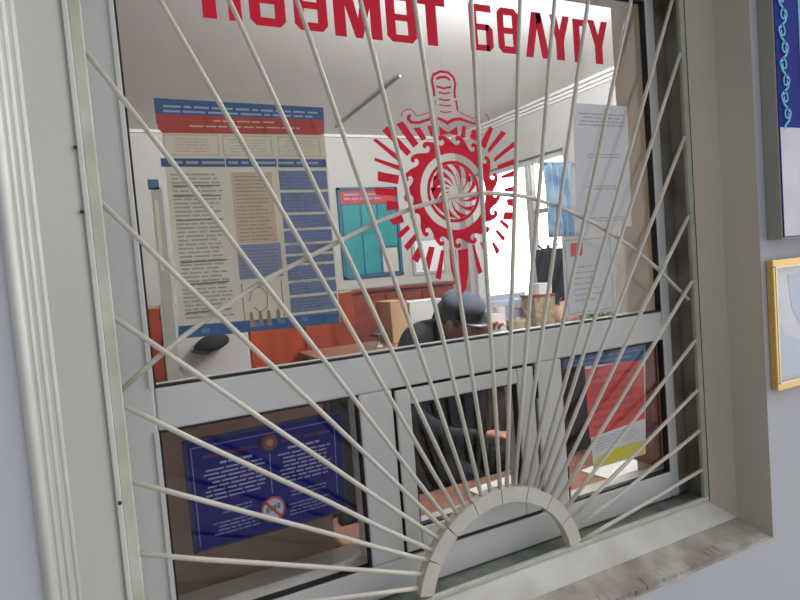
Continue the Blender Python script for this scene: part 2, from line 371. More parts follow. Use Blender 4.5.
# arch over the hatch: a flat band with saw cuts at each bend
bm = bmesh.new(); a0, a1 = math.radians(12), math.radians(168); N = 48
for i in range(N):
    t0 = a0+(a1-a0)*i/N; t1 = a0+(a1-a0)*(i+1)/N
    if i % 6 == 5: t1 -= 0.011
    q = [(AC[0]+r*math.cos(t), Z(AC[1]+r*math.sin(t))) for r, t in ((0.166, t0), (0.166, t1), (0.1945, t1), (0.1945, t0))]
    prism(bm, q, GP-0.009, GP+0.012)
    if i % 6 == 5:
        q = [(AC[0]+r*math.cos(t), Z(AC[1]+r*math.sin(t))) for r, t in ((0.166, t1), (0.166, t1+0.011), (0.178, t1+0.011), (0.178, t1))]
        prism(bm, q, GP-0.006, GP+0.012)
obj('arch', bm, 'rod', gr)
rods = [((0.012,0.331),(0.532,-0.482)), ((0.012,0.120),(0.522,-0.495)), ((0.012,-0.043),(0.508,-0.508)), ((0.012,-0.171),(0.493,-0.526)),
        ((0.012,-0.283),(0.482,-0.541)), ((0.012,-0.391),(0.472,-0.564)), ((0.012,-0.494),(0.463,-0.586)),
        ((0.023,0.605),(0.550,-0.470)), ((0.146,0.605),(0.567,-0.460)), ((0.277,0.605),(0.583,-0.455)), ((0.410,0.605),(0.606,-0.449)),
        ((0.530,0.605),(0.627,-0.446)), ((0.666,0.605),(0.6505,-0.445)), ((0.793,0.605),(0.667,-0.446)), ((0.886,0.605),(0.686,-0.448)),
        ((0.981,0.605),(0.701,-0.451)), ((1.108,0.605),(0.718,-0.457))]
for (x, z) in ((1.227, 0.583), (1.227,0.428),(1.227,0.240),(1.227,0.059),(1.227,-0.093),(1.227,-0.232),(1.227,-0.349),(1.227,-0.446),(1.227,-0.541)):
    d = Vector((x-0.662, z+0.64)).normalized()
    rods.append(((x, z), (AC[0]+0.012+d.x*0.186, -0.6405+d.y*0.1925)))
rods[-9] = ((1.227, 0.583), (0.735, -0.464))
rr = random.Random(5)
for (a, b) in rods:
    n = 5; pts = []
    for k in range(n+1):
        t = k/n; j = 0.0012 if 0 < k < n else 0
        pts.append((a[0]+(b[0]-a[0])*t+rr.uniform(-j, j), GP+rr.uniform(-j, j)*0.5, Z(a[1]+(b[1]-a[1])*t+rr.uniform(-j, j))))
    obj('rod', tube(bmesh.new(), pts, 0.0041, 10), 'rod', gr, smooth=True)
rg = [(0.010,-0.149),(0.074,-0.1),(0.127,-0.066),(0.180,-0.035),(0.237,-0.005),(0.3,0.021),(0.361,0.046),(0.432,0.075),(0.515,0.101),(0.597,0.118),(0.676,0.124),(0.76,0.116),(0.846,0.095),(0.951,0.051),(1.05,-0.002),(1.124,-0.054),(1.223,-0.135)]
obj('ring_rod', tube(bmesh.new(), [(x, GP+0.0085, Z(z)) for x, z in rg], 0.0040, 10), 'rod', gr, smooth=True)

# ------------------------------------------------------------ red vinyl lettering and emblem on the glass
VY = GY-0.00005
SC = 1.0075
let = thing('vinyl_lettering', 'red Cyrillic duty unit lettering across the top of the upper pane', 'lettering', (0.62, VY, Z(0.4)))
ZB, ZT = 0.409, 0.499
def letter(quads, slope=0):
    bm = bmesh.new()
    for q in quads: prism(bm, [(x*SC, Z(z)*1.0 if False else 1.5+z*SC) for x, z in q], VY-0.0002, VY)
    return obj('letter', bm, 'red', let)
def rect(x0, z0, x1, z1): return [(x0, z0), (x1, z0), (x1, z1), (x0, z1)]
def O_(x0, x1, zb=ZB, zt=ZT):
    s = (x1-x0)*0.30; c = 0.010
    L = [(x0+c, zb), (x0+s, zb), (x0+s, zt), (x0+c, zt), (x0, zt-c), (x0, zb+c)]
    Rr = [(x1-s, zb), (x1-c, zb), (x1, zb+c), (x1, zt-c), (x1-c, zt), (x1-s, zt)]
    m = (zb+zt)/2
    return [L, Rr, rect(x0+s, zb, x1-s, zb+0.014), rect(x0+s, zt-0.014, x1-s, zt), rect(x0+s, m-0.006, x1-s, m+0.006)]
letter([rect(0.185, ZB+0.007, 0.207, ZT), rect(0.226, ZB+0.007, 0.247, ZT), rect(0.207, 0.448, 0.226, 0.466)])
letter(O_(0.260, 0.321, ZB+0.004)); letter(O_(0.336, 0.396, ZB+0.004))
letter([rect(0.408, ZB, 0.430, ZT), rect(0.478, ZB, 0.500, ZT), [(0.430, ZT), (0.430, ZT-0.035), (0.447, ZB), (0.461, ZB), (0.478, ZT-0.035), (0.478, ZT), (0.466, ZT), (0.454, ZB+0.035), (0.442, ZT)]])
letter(O_(0.510, 0.572)); letter([rect(0.594, ZB, 0.617, ZT-0.015), rect(0.576, ZT-0.015, 0.637, ZT)])
c = 0.009
letter([rect(0.691, ZB, 0.709, ZT), rect(0.709, ZT-0.014, 0.744, ZT), rect(0.709, ZB, 0.736, ZB+0.012), rect(0.709, 0.449, 0.736, 0.461), [(0.729, ZB), (0.737, ZB), (0.746, ZB+c), (0.746, 0.461-c), (0.737, 0.461), (0.729, 0.461)]])
letter(O_(0.758, 0.811))
letter([[(0.826, ZB-0.003), (0.845, ZB-0.003), (0.861, ZT-0.022), (0.870, ZT-0.022), (0.870, ZT), (0.846, ZT)], [(0.870, ZT), (0.858, ZT), (0.858, ZT-0.03), (0.869, ZB-0.003), (0.889, ZB-0.003)]])
def Yl(x0, x1, xc):
    return [[(x0, ZT), (x0+0.018, ZT), (xc, 0.468), (x1-0.018, ZT), (x1, ZT), (xc+0.011, 0.445), (xc+0.011, ZB-0.003), (xc-0.011, ZB-0.003), (xc-0.011, 0.445)]]
letter(Yl(0.894, 0.948, 0.919))
letter([rect(0.957, ZB-0.004, 0.976, ZT-0.002), rect(0.976, ZT-0.016, 0.991, ZT-0.002)])
letter(Yl(1.000, 1.058, 1.029))

EM = {"ray":[[[487.9,248.3],[496.6,254.8],[543.9,209.2],[536.2,204.3]],[[518.3,262.0],[529.9,265.3],[560.3,225.2],[551.2,219.4]],[[467.3,230.1],[472.7,232.4],[519.9,200.5],[518.3,192.3]],[[466.5,199.0],[470.5,199.0],[520.3,182.0],[518.9,175.3]],[[471.3,172.1],[514.5,164.2],[511.4,152.3],[470.9,159.0]],[[463.4,143.1],[508.1,139.4],[508.1,130.2],[463.7,132.9]],[[485.5,117.7],[508.1,116.4],[509.3,106.0],[482.2,103.8]],[[753.4,137.3],[779.0,141.0],[779.8,132.8],[754.5,133.2]],[[747.1,162.9],[781.8,173.7],[782.5,164.3],[749.3,159.7]],[[740.5,183.9],[788.1,199.1],[788.4,191.3],[740.8,176.7]],[[731.8,198.0],[785.9,233.0],[786.2,224.8],[733.4,193.2]],[[718.7,215.9],[757.5,254.6],[766.2,250.8],[720.1,209.9]],[[701.2,225.5],[728.5,261.9],[735.7,260.1],[711.3,219.7]],[[554.4,255.7],[565.2,256.0],[578.5,234.9],[570.4,231.7]],[[584.2,259.6],[591.8,260.5],[597.5,241.0],[591.2,239.7]],[[609.4,259.5],[628.7,248.6],[630.7,246.3],[610.1,242.0]],[[628.7,248.6],[650.3,260.7],[651.0,243.0],[630.7,246.3]],[[664.3,261.9],[670.3,262.1],[665.5,238.6],[657.6,239.2]],[[687.1,254.8],[701.4,255.2],[690.0,233.2],[679.6,238.9]],[[486.6,84.5],[514.4,92.8],[516.7,81.5],[494.1,76.1]],[[500.6,56.0],[525.2,72.5],[529.0,67.1],[505.5,50.2]],[[514.0,32.9],[538.6,55.3],[542.3,48.3],[518.9,26.2]],[[528.1,9.3],[545.1,31.0],[550.7,21.2],[538.2,2.2]],[[549.8,-13.2],[569.0,29.6],[578.7,29.0],[560.6,-15.9]],[[577.0,-30.7],[594.2,22.3],[599.4,20.1],[585.5,-35.3]],[[664.9,28.0],[668.7,27.7],[684.0,-27.4],[676.4,-31.6]],[[684.4,32.0],[689.2,31.8],[702.2,3.6],[696.4,4.0]],[[712.4,30.5],[717.3,30.2],[730.6,12.0],[723.6,5.5]],[[722.7,53.0],[727.8,54.8],[746.3,37.6],[742.3,31.7]],[[734.3,72.8],[739.5,74.7],[758.5,61.6],[755.4,55.6]],[[749.3,89.8],[769.2,86.7],[768.3,75.6],[744.8,78.5]],[[755.5,114.9],[774.7,115.2],[773.7,102.9],[759.7,105.8]]],"blade":[[[611.0,23.2],[625.9,20.4],[626.1,-18.9],[629.4,-66.6],[620.6,-50.0],[612.0,-17.9]],[[631.4,20.0],[654.9,21.8],[652.1,-20.9],[644.3,-56.1],[632.9,-69.0],[630.7,-19.3]]],"guard":[[[546.8,280.7],[550.7,279.0],[547.4,271.9],[551.0,267.9],[565.7,267.9],[596.0,277.2],[595.5,271.2],[565.3,262.7],[547.9,262.7],[540.5,269.4],[541.1,276.3]],[[607.7,277.6],[618.6,274.9],[629.5,270.5],[641.4,276.4],[658.8,278.7],[681.5,271.7],[704.8,267.1],[704.5,263.6],[681.1,266.8],[658.2,272.4],[643.7,270.5],[628.7,262.3],[616.7,269.1],[607.2,272.6]]],"line":[[[[527.9,274.7],[532.6,284.1],[543.7,289.9],[554.1,288.0],[562.5,277.1],[580.6,282.5],[598.1,287.9]],0.8],[[[652.8,292.5],[665.2,285.8],[690.8,276.9],[697.6,286.5],[708.3,289.4]],0.8],[[[718.7,287.8],[724.3,283.1],[727.3,275.7]],0.8],[[[604.2,316.5],[603.5,330.6],[601.2,344.6],[604.2,356.6],[620.9,364.3],[639.1,363.7],[650.6,354.9],[653.8,343.1],[650.2,328.5],[650.5,315.3]],2.4],[[[652.4,311.3],[654.2,292.6]],2],[[[605.7,309.0],[605.5,300.0]],0.8],[[[611.3,349.5],[620.0,353.6],[634.1,354.5],[642.1,349.1]],2.4],[[[610.0,335.7],[625.1,332.6],[643.8,336.5]],1.8],[[[614.6,324.6],[625.6,322.4],[640.0,325.0]],1.4],[[[613.5,311.8],[624.5,309.9],[638.8,311.6]],1.4],[[[613.9,300.9],[626.4,299.1],[640.7,301.1]],1.2],[[[614.2,288.1],[625.3,286.6],[639.6,289.1]],1]]}
emb = thing('vinyl_emblem', 'red police dagger and sunburst emblem sticker on the upper pane', 'emblem', (0.632, VY, Z(0.135)))
def mm(q): return [(x/1000, 1.5+z/1000) for x, z in q]
def tidy(q):        # n-gon wound consistently
    return q
def widen(q, k):
    P = [Vector(p) for p in q]; c0 = sum(P, Vector((0, 0)))/len(P)
    d = max(((a-b) for a in P for b in P), key=lambda v: v.length)
    rad = (c0-Vector((632, 134))).normalized()
    if len(P) == 4 and abs(d.normalized().dot(rad)) > 0.75: d = rad
    d = d.normalized(); n = Vector((-d.y, d.x))
    ar = abs(sum(P[i].cross(P[(i+1) % len(P)]) for i in range(len(P))))/2
    L = max((p-c0).dot(d) for p in P)-min((p-c0).dot(d) for p in P)
    return [(d*((p-c0).dot(d))+n*((p-c0).dot(n))*k+c0)[:] for p in P]
EM['ray'][3] = [tuple(p) for p in (EM['ray'][3][0], (EM['ray'][3][0][0]+1.5, EM['ray'][3][0][1]-5.0), EM['ray'][3][3], EM['ray'][3][2])]
EM['ray'] = [widen(q, 1.0 if i in (15, 16) else 1.35) for i, q in enumerate(EM['ray'])]
for q in EM['ray']: obj('ray', prism(bmesh.new(), mm(q), VY-0.0002, VY), 'red', emb)
bm = bmesh.new()
for q in EM['blade']: prism(bm, mm(q), VY-0.0002, VY)
obj('blade', bm, 'red', emb)
bm = bmesh.new()
for q in EM['guard']: prism(bm, mm(q), VY-0.0002, VY)
obj('guard', bm, 'red', emb)
bm = bmesh.new()
for q, wd in EM['line']: ribbon(bm, mm(q), wd/1000*2.1, VY-0.0002, VY)
obj('hilt', bm, 'red', emb)
EX, EZ = 0.632, Z(0.134)
bm = bmesh.new(); N = 96
def pol(r, t): return (EX+r*math.cos(t), EZ+r*math.sin(t))
for i in range(N):
    t0, t1 = 2*math.pi*i/N, 2*math.pi*(i+1)/N
    prism(bm, [pol(0.0745, t0), pol(0.0745, t1), pol(0.0915, t1), pol(0.0915, t0)], VY-0.0002, VY)
NH = 17
for k in range(NH):          # curling waves round the ring
    t = 2*math.pi*(k+0.3)/NH
    outer = [(0.0915, -0.15), (0.0955, -0.07), (0.102, 0.0), (0.108, 0.09), (0.111, 0.16), (0.109, 0.225), (0.103, 0.24), (0.0995, 0.20), (0.103, 0.165), (0.100, 0.125), (0.0965, 0.12), (0.0935, 0.14), (0.0915, 0.17)]
    prism(bm, [pol(r, t+a) for r, a in outer], VY-0.0002, VY)
obj('wave_ring', bm, 'red', emb)
bm = bmesh.new()
for i in range(N):
    t0, t1 = 2*math.pi*i/N, 2*math.pi*(i+1)/N
    prism(bm, [pol(0.0535, t0), pol(0.0535, t1), pol(0.0600, t1), pol(0.0600, t0)], VY-0.0002, VY)
for k in range(12):          # swirl of slivers left between clear petals
    t = 2*math.pi*k/12
    fat = 1.25+2.6*max(0, math.cos(t+0.5-math.pi))
    A_ = []; B_ = []
    for s in range(9):
        u = s/8; r = 0.012+0.0414*u; tw = t+0.95*u
        wv = (0.03+0.125*u*u)*fat
        A_.append(pol(r, tw-wv)); B_.append(pol(r, tw+wv*0.6))
    prism(bm, A_+B_[::-1], VY-0.0002, VY)
obj('swirl_disc', bm, 'red', emb)

# ------------------------------------------------------------ notices taped inside the panes
PY = 0.0135                  # front of a sheet just behind the glass
PS = 1.0135
def Q(pts): return [(x*PS, 1.5+z*PS) for x, z in pts]
def sheet(name, pts, m, parent, y=PY, th=0.0006): return obj(name, prism(bmesh.new(), Q(pts), y, y+th), m, parent)
def txt(name, quad, rows, m, parent, lvl=1, **k):
    return obj(name, textlines(bmesh.new(), Q(quad), rows, PY-0.0002*lvl-0.0002, PY-0.0002*lvl, **k), m, parent)
def layer(bm, pts, lvl): return prism(bm, Q(pts), PY-0.0002*lvl-0.0002, PY-0.0002*lvl+0.0001)
ip = thing('information_poster', 'large cream information poster with blue and red header taped inside the upper pane', 'poster', (0.24, PY, Z(-0.09)))
sheet('backing', [(0.103,-0.088),(0.371,-0.09),(0.372,0.245),(0.106,0.240)], 'paperb', ip)
bm = bmesh.new(); layer(bm, [(0.099,0.246),(0.372,0.243),(0.374,0.283),(0.099,0.286)], 1); obj('header', bm, 'blue', ip)
bm = bmesh.new(); layer(bm, [(0.107,0.233),(0.366,0.236),(0.371,0.239),(0.372,0.262),(0.099,0.262),(0.101,0.239)], 1.5); obj('banner', bm, 'pred', ip)
txt('header_text', [(0.110,0.263),(0.365,0.263),(0.365,0.277),(0.110,0.278)], 2, 'palet', ip, 3, fill=0.42, words=11, short=0.06)
txt('banner_text', [(0.135,0.240),(0.340,0.242),(0.340,0.259),(0.135,0.258)], 2, 'tan', ip, 3, fill=0.25, words=11, center=True, short=0.3)
bm = bmesh.new()
for x0, x1 in ((0.108, 0.190), (0.197, 0.277), (0.288, 0.362)):
    for a, b in (((x0, 0.230), (x1, 0.2315)), ((x0, 0.199), (x1, 0.2005)), ((x0, 0.199), (x0+0.001, 0.231)), ((x1-0.001, 0.199), (x1, 0.231))):
        layer(bm, rect(a[0], a[1], b[0], b[1]), 1)
    textlines(bm, Q(rect(x0+0.008, 0.203, x1-0.008, 0.227)), 5, PY-0.0005, PY-0.0003, fill=0.35, words=4, center=True)
obj('box_outline', bm, 'tan', ip)
bm = bmesh.new(); layer(bm, rect(0.100, 0.181, 0.197, 0.194), 1); layer(bm, rect(0.199, 0.181, 0.282, 0.194), 1); layer(bm, rect(0.285, 0.180, 0.370, 0.194), 1)
obj('heading_bar', bm, 'blue', ip)
txt('heading_text', [(0.110,0.184),(0.36,0.184),(0.36,0.191),(0.110,0.191)], 1, 'inkl', ip, 3, fill=0.6, words=9)
bm = bmesh.new()
textlines(bm, Q([(0.112,-0.060),(0.190,-0.062),(0.190,0.172),(0.112,0.172)]), 36, PY-0.0004, PY-0.0002, fill=0.42, words=4, short=0.25)
obj('body_text', bm, 'inkl', ip)
for z in (0.150, 0.134, 0.096, 0.03, -0.005, -0.05): obj('subheading_text', layer(bmesh.new(), rect(0.114, z, 0.186, z+0.0022), 2), 'ink', ip)
bm = bmesh.new(); layer(bm, rect(0.205, 0.056, 0.272, 0.172), 1); obj('text_box', bm, 'tan', ip)
txt('box_text', [(0.209,0.058),(0.268,0.058),(0.268,0.168),(0.209,0.168)], 18, 'brown', ip, 2, fill=0.22, words=5, short=0.3)
bm = bmesh.new(); layer(bm, rect(0.203, -0.003, 0.276, 0.054), 1); obj('text_box', bm, 'lilac', ip)
txt('box_text', [(0.206,0.0),(0.273,0.0),(0.273,0.052),(0.206,0.052)], 9, 'bluec', ip, 2, fill=0.3, words=5, short=0.3)
bm = bmesh.new()
for a in (rect(0.204,-0.0865,0.272,-0.0850), rect(0.204,-0.0865,0.2055,-0.010), rect(0.2705,-0.0865,0.272,-0.010)): layer(bm, a, 1)
ribbon(bm, Q([(0.215,-0.04),(0.222,-0.02),(0.236,-0.018),(0.246,-0.03),(0.244,-0.052),(0.232,-0.060),(0.222,-0.05)]), 0.0016, PY-0.0005, PY-0.0003)
for x in (0.216, 0.231, 0.245): layer(bm, [(x-0.004,-0.083),(x+0.005,-0.083),(x+0.002,-0.058),(x-0.002,-0.058)], 2)
layer(bm, [(0.258,-0.078),(0.264,-0.078),(0.265,-0.062),(0.262,-0.055),(0.258,-0.062)], 2)
obj('drawing', bm, 'brown', ip)
bm = bmesh.new(); zt = 0.174
for h in (0.032, 0.034, 0.022, 0.020, 0.014, 0.013, 0.024, 0.020, 0.026, 0.022):
    layer(bm, rect(0.284, zt-h, 0.369, zt), 1); zt -= h+0.0045
obj('cell', bm, 'bluec', ip)
bm = bmesh.new(); textlines(bm, Q([(0.289,-0.066),(0.362,-0.066),(0.362,0.172),(0.289,0.172)]), 44, PY-0.0006, PY-0.0004, fill=0.25, words=4, short=0.5)
obj('cell_text', bm, 'lilac', ip)
bm = bmesh.new(); layer(bm, [(0.099,-0.088),(0.370,-0.094),(0.370,-0.076),(0.101,-0.068)], 1.5); obj('footer', bm, 'blue', ip)
for x in (0.135, 0.22, 0.26, 0.30): obj('footer_mark', layer(bmesh.new(), rect(x, -0.083, x+0.012, -0.076), 3), 'bluec', ip)
# narrow strip notice left of it
st = thing('paper_strip', 'narrow cream paper strip with a small blue mark hanging left of the poster', 'notice', (0.085, PY, Z(-0.15)))
sheet('strip', [(0.078,-0.150),(0.096,-0.152),(0.098,0.150),(0.082,0.150)], 'cream', st, PY+0.001)
bm = bmesh.new(); prism(bm, Q([(0.0835,0.02),(0.089,0.02),(0.0905,0.13),(0.0845,0.13)]), PY+0.0006, PY+0.0009); obj('stripe', bm, 'paperb', st)
bm = bmesh.new()
for q in (rect(0.080,0.158,0.087,0.1605), rect(0.080,0.148,0.087,0.1505), rect(0.080,0.148,0.0822,0.160)): prism(bm, Q(q), PY+0.0006, PY+0.0009)
prism(bm, Q(rect(0.078,0.146,0.094,0.162)), PY+0.001, PY+0.0014); obj('printed_mark', bm, 'bluec', st)

# dark blue double column sign in lower left pane
bs = thing('blue_sign', 'dark blue two-column text sign with crossed-out red circle in the lower left pane', 'sign', (0.22, 0.03, Z(-0.43)))
def lsign(u, v):        # unit square -> sign plane (slightly turned board), x then z
    bl, br, tr, tl = (0.0895,-0.4345), (0.3530,-0.4310), (0.3600,-0.2500), (0.0885,-0.2510)
    x = (bl[0]*(1-u)+br[0]*u)*(1-v)+(tl[0]*(1-u)+tr[0]*u)*v; z = (bl[1]*(1-u)+br[1]*u)*(1-v)+(tl[1]*(1-u)+tr[1]*u)*v
    return (x*1.03, 1.5+z*1.03)
def sg(name, polys, m, lvl):
    bm = bmesh.new()
    for q in polys: prism(bm, [lsign(*p) for p in q], 0.030-0.0004*lvl, 0.0303-0.0004*lvl)
    return obj(name, bm, m, bs)
obj('board', prism(bmesh.new(), [lsign(*p) for p in rect(0, 0, 1, 1)], 0.030, 0.036), 'navy', bs)
sg('edge', [rect(0,0,0.022,1), rect(0,0,1,0.022), rect(0.985,0,1,1), rect(0,0.975,1,1)], 'navyd', 1)
sg('frame_line', [rect(0.04,0.92,0.94,0.928), rect(0.04,0.05,0.046,0.92), rect(0.935,0.2,0.941,0.92), rect(0.50,0.36,0.506,0.74)], 'palei', 1)
def stext(name, m, u0, v0, u1, v1, rows, **k):
    obj(name, textlines(bmesh.new(), [lsign(u0, v0), lsign(u1, v0), lsign(u1, v1), lsign(u0, v1)], rows, 0.0292, 0.0295, **k), m, bs)
stext('body_text', 'whited', 0.10, 0.42, 0.47, 0.72, 8, fill=0.36, words=5, center=True, short=0.14); stext('body_text', 'whited', 0.54, 0.42, 0.92, 0.72, 8, fill=0.36, words=5, center=True, short=0.14)
stext('subtitle_text', 'whited', 0.20, 0.735, 0.40, 0.77, 1, fill=0.6, words=3); stext('subtitle_text', 'whited', 0.62, 0.735, 0.84, 0.77, 1, fill=0.6, words=3)
for u in ((0.16, 0.40), (0.62, 0.86)): stext('small_text', 'palei', u[0], 0.28, u[1], 0.35, 2, fill=0.4, words=5, center=True)
for u in ((0.12, 0.42), (0.60, 0.88)): stext('small_text', 'palei', u[0], 0.10, u[1], 0.23, 4, fill=0.4, words=6, center=True)
for u in ((0.10, 0.44), (0.58, 0.92)): stext('title_text', 'redink', u[0], 0.80, u[1], 0.86, 1, fill=0.5, words=4)
def disc(u, v, r, seg=28): return [(u+r/0.28*math.cos(2*math.pi*k/seg), v+r/0.185*math.sin(2*math.pi*k/seg)) for k in range(seg)]
sg('crest', [disc(0.51, 0.835, 0.0155)], 'darkbrown', 1); sg('crest_ring', [disc(0.51, 0.835, 0.0125)], 'rust', 2); sg('crest_star', [disc(0.51, 0.835, 0.006)], 'brown', 3)
sg('prohibition_ring', [disc(0.50, 0.21, 0.0225)], 'pred', 2); sg('prohibition_disc', [disc(0.50, 0.21, 0.0185)], 'white', 3)
sg('prohibition_print', [rect(0.455,0.19,0.475,0.24), rect(0.480,0.20,0.497,0.25), rect(0.502,0.20,0.520,0.25), rect(0.526,0.21,0.545,0.26)], 'ink', 4)
sg('prohibition_bar', [[(0.445,0.285),(0.462,0.295),(0.556,0.135),(0.540,0.125)]], 'pred', 5)

# red, white and yellow notice in lower right pane
rp_ = thing('red_notice', 'coral red and white notice with blue top and yellow foot in the lower right pane', 'poster', (1.03, PY, Z(-0.49)))
sheet('backing', [(0.938,-0.488),(1.101,-0.488),(1.120,-0.225),(0.930,-0.226)], 'paperg', rp_, PY)
bm = bmesh.new(); layer(bm, [(0.932,-0.416),(1.105,-0.404),(1.112,-0.262),(0.930,-0.262)], 1); obj('red_field', bm, 'coral', rp_)
bm = bmesh.new(); layer(bm, [(0.872,-0.252),(0.935,-0.255),(1.112,-0.266),(1.120,-0.2275),(0.872,-0.2275)], 1.5); obj('blue_field', bm, 'blue', rp_)
bm = bmesh.new(); textlines(bm, Q([(0.89,-0.252),(1.10,-0.258),(1.105,-0.234),(0.89,-0.234)]), 2, PY-0.0008, PY-0.0006, fill=0.5, words=6); obj('heading_text', bm, 'bluec', rp_)
bm = bmesh.new(); textlines(bm, Q([(0.945,-0.405),(1.095,-0.395),(1.10,-0.275),(0.945,-0.275)]), 7, PY-0.0006, PY-0.0004, fill=0.4, words=4, short=0.3); obj('red_text', bm, 'pred', rp_)
bm = bmesh.new(); textlines(bm, Q([(0.945,-0.452),(1.095,-0.440),(1.098,-0.412),(0.945,-0.420)]), 5, PY-0.0006, PY-0.0004, fill=0.2, words=3, short=0.3); obj('fine_text', bm, 'inkl', rp_)
bm = bmesh.new(); layer(bm, [(0.938,-0.486),(1.101,-0.486),(1.103,-0.456),(1.06,-0.452),(1.0,-0.457),(0.955,-0.462),(0.938,-0.473)], 1); obj('yellow_field', bm, 'yellow', rp_)

# long pale sheet (square code prints left out) and the sheet below it in the upper pane
qs = thing('printed_sheet', 'tall pale grey printed sheet taped at the right of the upper pane', 'notice', (1.02, PY, Z(0.04)))
sheet('page', [(0.934,0.040),(1.098,0.046),(1.106,0.317),(0.944,0.318)], 'paperg', qs)
txt('heading_text', [(0.956,0.268),(1.094,0.268),(1.096,0.300),(0.958,0.300)], 4, 'inkl', qs, 1, fill=0.3, words=5, center=True)
for z in (0.205, 0.135, 0.065): txt('caption_text', [(0.962,z-0.006),(1.088,z-0.006),(1.088,z+0.006),(0.962,z+0.006)], 2, 'inkl', qs, 1, fill=0.3, words=4, center=True)
ds = thing('printed_sheet', 'white outlined document with an orange-red square taped below the tall printed sheet', 'notice', (0.97, PY, Z(-0.14)))
sheet('page', [(0.888,-0.140),(1.036,-0.142),(1.052,0.030),(0.891,0.033)], 'paper', ds, PY+0.0015)
bm = bmesh.new()
def dl(q, l=1): prism(bm, Q(q), PY+0.0012-0.0002*l, PY+0.0015-0.0002*l)
for q in (rect(0.897,0.023,1.03,0.0245), rect(0.897,-0.136,0.8985,0.0245), rect(0.897,-0.136,1.03,-0.1345), rect(1.0285,-0.136,1.03,0.0245)): dl(q)
obj('outline', bm, 'inkl', ds)
bm = bmesh.new(); dl([(0.912,-0.012),(0.945,-0.011),(0.948,0.017),(0.914,0.017)], 2); obj('red_square', bm, 'coral', ds)
bm = bmesh.new(); textlines(bm, Q(rect(0.915,-0.115,1.01,-0.03)), 7, PY+0.0008, PY+0.001, fill=0.25, words=4, short=0.5); obj('printed_text', bm, 'cream', ds)

# ------------------------------------------------------------ things standing in the room
def CZ(r, D): return 1.5+r*D
def inX(r, D): return r*D
# inner sill board
tag(obj('inner_sill', B((0.0, 0.062, Z(-0.60)), (0.455, 0.17, Z(-0.575)), 0.004), 'cream'), 'cream inner sill board behind the lower left pane', 'sill')
# taupe cabinet back standing right behind lower left pane
t = thing('side_cabinet', 'taupe brown wooden cabinet behind the blue sign', 'cabinet', (0.22, 0.30, 0))
obj('body', B((0.02, 0.18, 0), (0.385, 0.45, Z(-0.265)), 0.004), 'brown', t)
obj('top', B((0.01, 0.175, Z(-0.265)), (0.39, 0.46, Z(-0.25)), 0.004), 'brown', t)
obj('plinth', B((0.01, 0.172, 0), (0.39, 0.178, 0.08), 0.001), 'darkbrown', t)
# desk behind the hatch
t = thing('desk', 'salmon topped wooden desk just inside the serving hatch', 'desk', (1.0, 0.35, 0))
obj('desktop', B((0.45, 0.115, Z(-0.68)), (1.75, 0.50, Z(-0.655)), 0.005), 'topwood', t)
for x, y in ((0.48, 0.14), (1.70, 0.14), (0.48, 0.45), (1.70, 0.45)): obj('leg', B((x-0.02, y-0.02, 0), (x+0.02, y+0.02, Z(-0.68)), 0.003), 'redwood', t)
obj('modesty_panel', B((0.5, 0.47, 0.35), (1.68, 0.485, Z(-0.68)), 0.002), 'redwood', t)
def paper(x, y, rz, w_, d_, label, z=Z(-0.6545)):
    bm = bmesh.new(); box(bm, (-w_/2, -d_/2, 0), (w_/2, d_/2, 0.003), 0.0008)
    bmesh.ops.rotate(bm, verts=bm.verts[:], matrix=Matrix.Rotation(rz, 3, 'Z')); bmesh.ops.translate(bm, verts=bm.verts[:], vec=(x, y, z))
    return tag(obj('paper_stack', bm, 'paper'), label, 'paper')
paper(0.98, 0.36, 0.1, 0.20, 0.17, 'white sheets on the desk behind the middle of the hatch')
paper(0.64, 0.22, -0.2, 0.14, 0.16, 'white sheet at the left edge of the desk behind the hatch')
paper(1.38, 0.27, 0.15, 0.30, 0.21, 'large white papers on the desk behind the lower right pane')
# narrow red brown board beside the lower right pane
tag(obj('wooden_board', B((1.152, 0.020, Z(-0.535)), (1.179, 0.098, Z(-0.232)), 0.002), 'redwood'), 'narrow red-brown wooden board upright beside the lower right pane', 'board')
t = thing('black_monitor', 'black screen back standing behind the right edge of the lower left pane', 'monitor', (0.47, 0.42, Z(-0.655)))
obj('screen', B((0.398, 0.175, Z(-0.54)), (0.585, 0.200, Z(-0.215)), 0.006), 'black', t)
obj('stand', B((0.48, 0.180, Z(-0.655)), (0.52, 0.197, Z(-0.52)), 0.004), 'black', t)
obj('foot', B((0.46, 0.172, Z(-0.655)), (0.57, 0.26, Z(-0.645)), 0.003), 'black', t)

# orange wardrobe row with a white door
t = thing('orange_cabinet', 'orange varnished wooden cabinet with a white door, behind the information poster', 'cabinet', (0.7, 2.2, 0))
obj('body', B((0.16, 2.03, 0), (1.20, 2.45, 1.385), 0.006), 'rust', t)
obj('side_post', B((0.165, 2.0, 0), (0.225, 2.03, 1.39), 0.004), 'orange', t)
obj('white_door', B((0.23, 2.0, 0.03), (0.625, 2.028, 1.41), 0.005), 'paper', t)
obj('orange_door', B((0.63, 2.0, 0.03), (0.91, 2.028, 1.385), 0.005), 'orange', t)
obj('rust_door', B((0.915, 2.0, 0.03), (1.195, 2.028, 1.385), 0.005), 'rust', t)
t = thing('cap', 'dark soft cap hung on the white door under the poster', 'cap', (0.44, 1.97, 1.18))
bm = bmesh.new(); bmesh.ops.create_uvsphere(bm, u_segments=20, v_segments=12, radius=1)
for v in bm.verts: v.co = Vector((0.44+v.co.x*0.085, 1.961+v.co.y*0.04, 1.193+v.co.z*(0.05 if v.co.z > 0 else 0.032)+0.014*v.co.x))
obj('crown', bm, 'cloth', t, smooth=True)
bm = bmesh.new(); bmesh.ops.create_uvsphere(bm, u_segments=20, v_segments=8, radius=1)
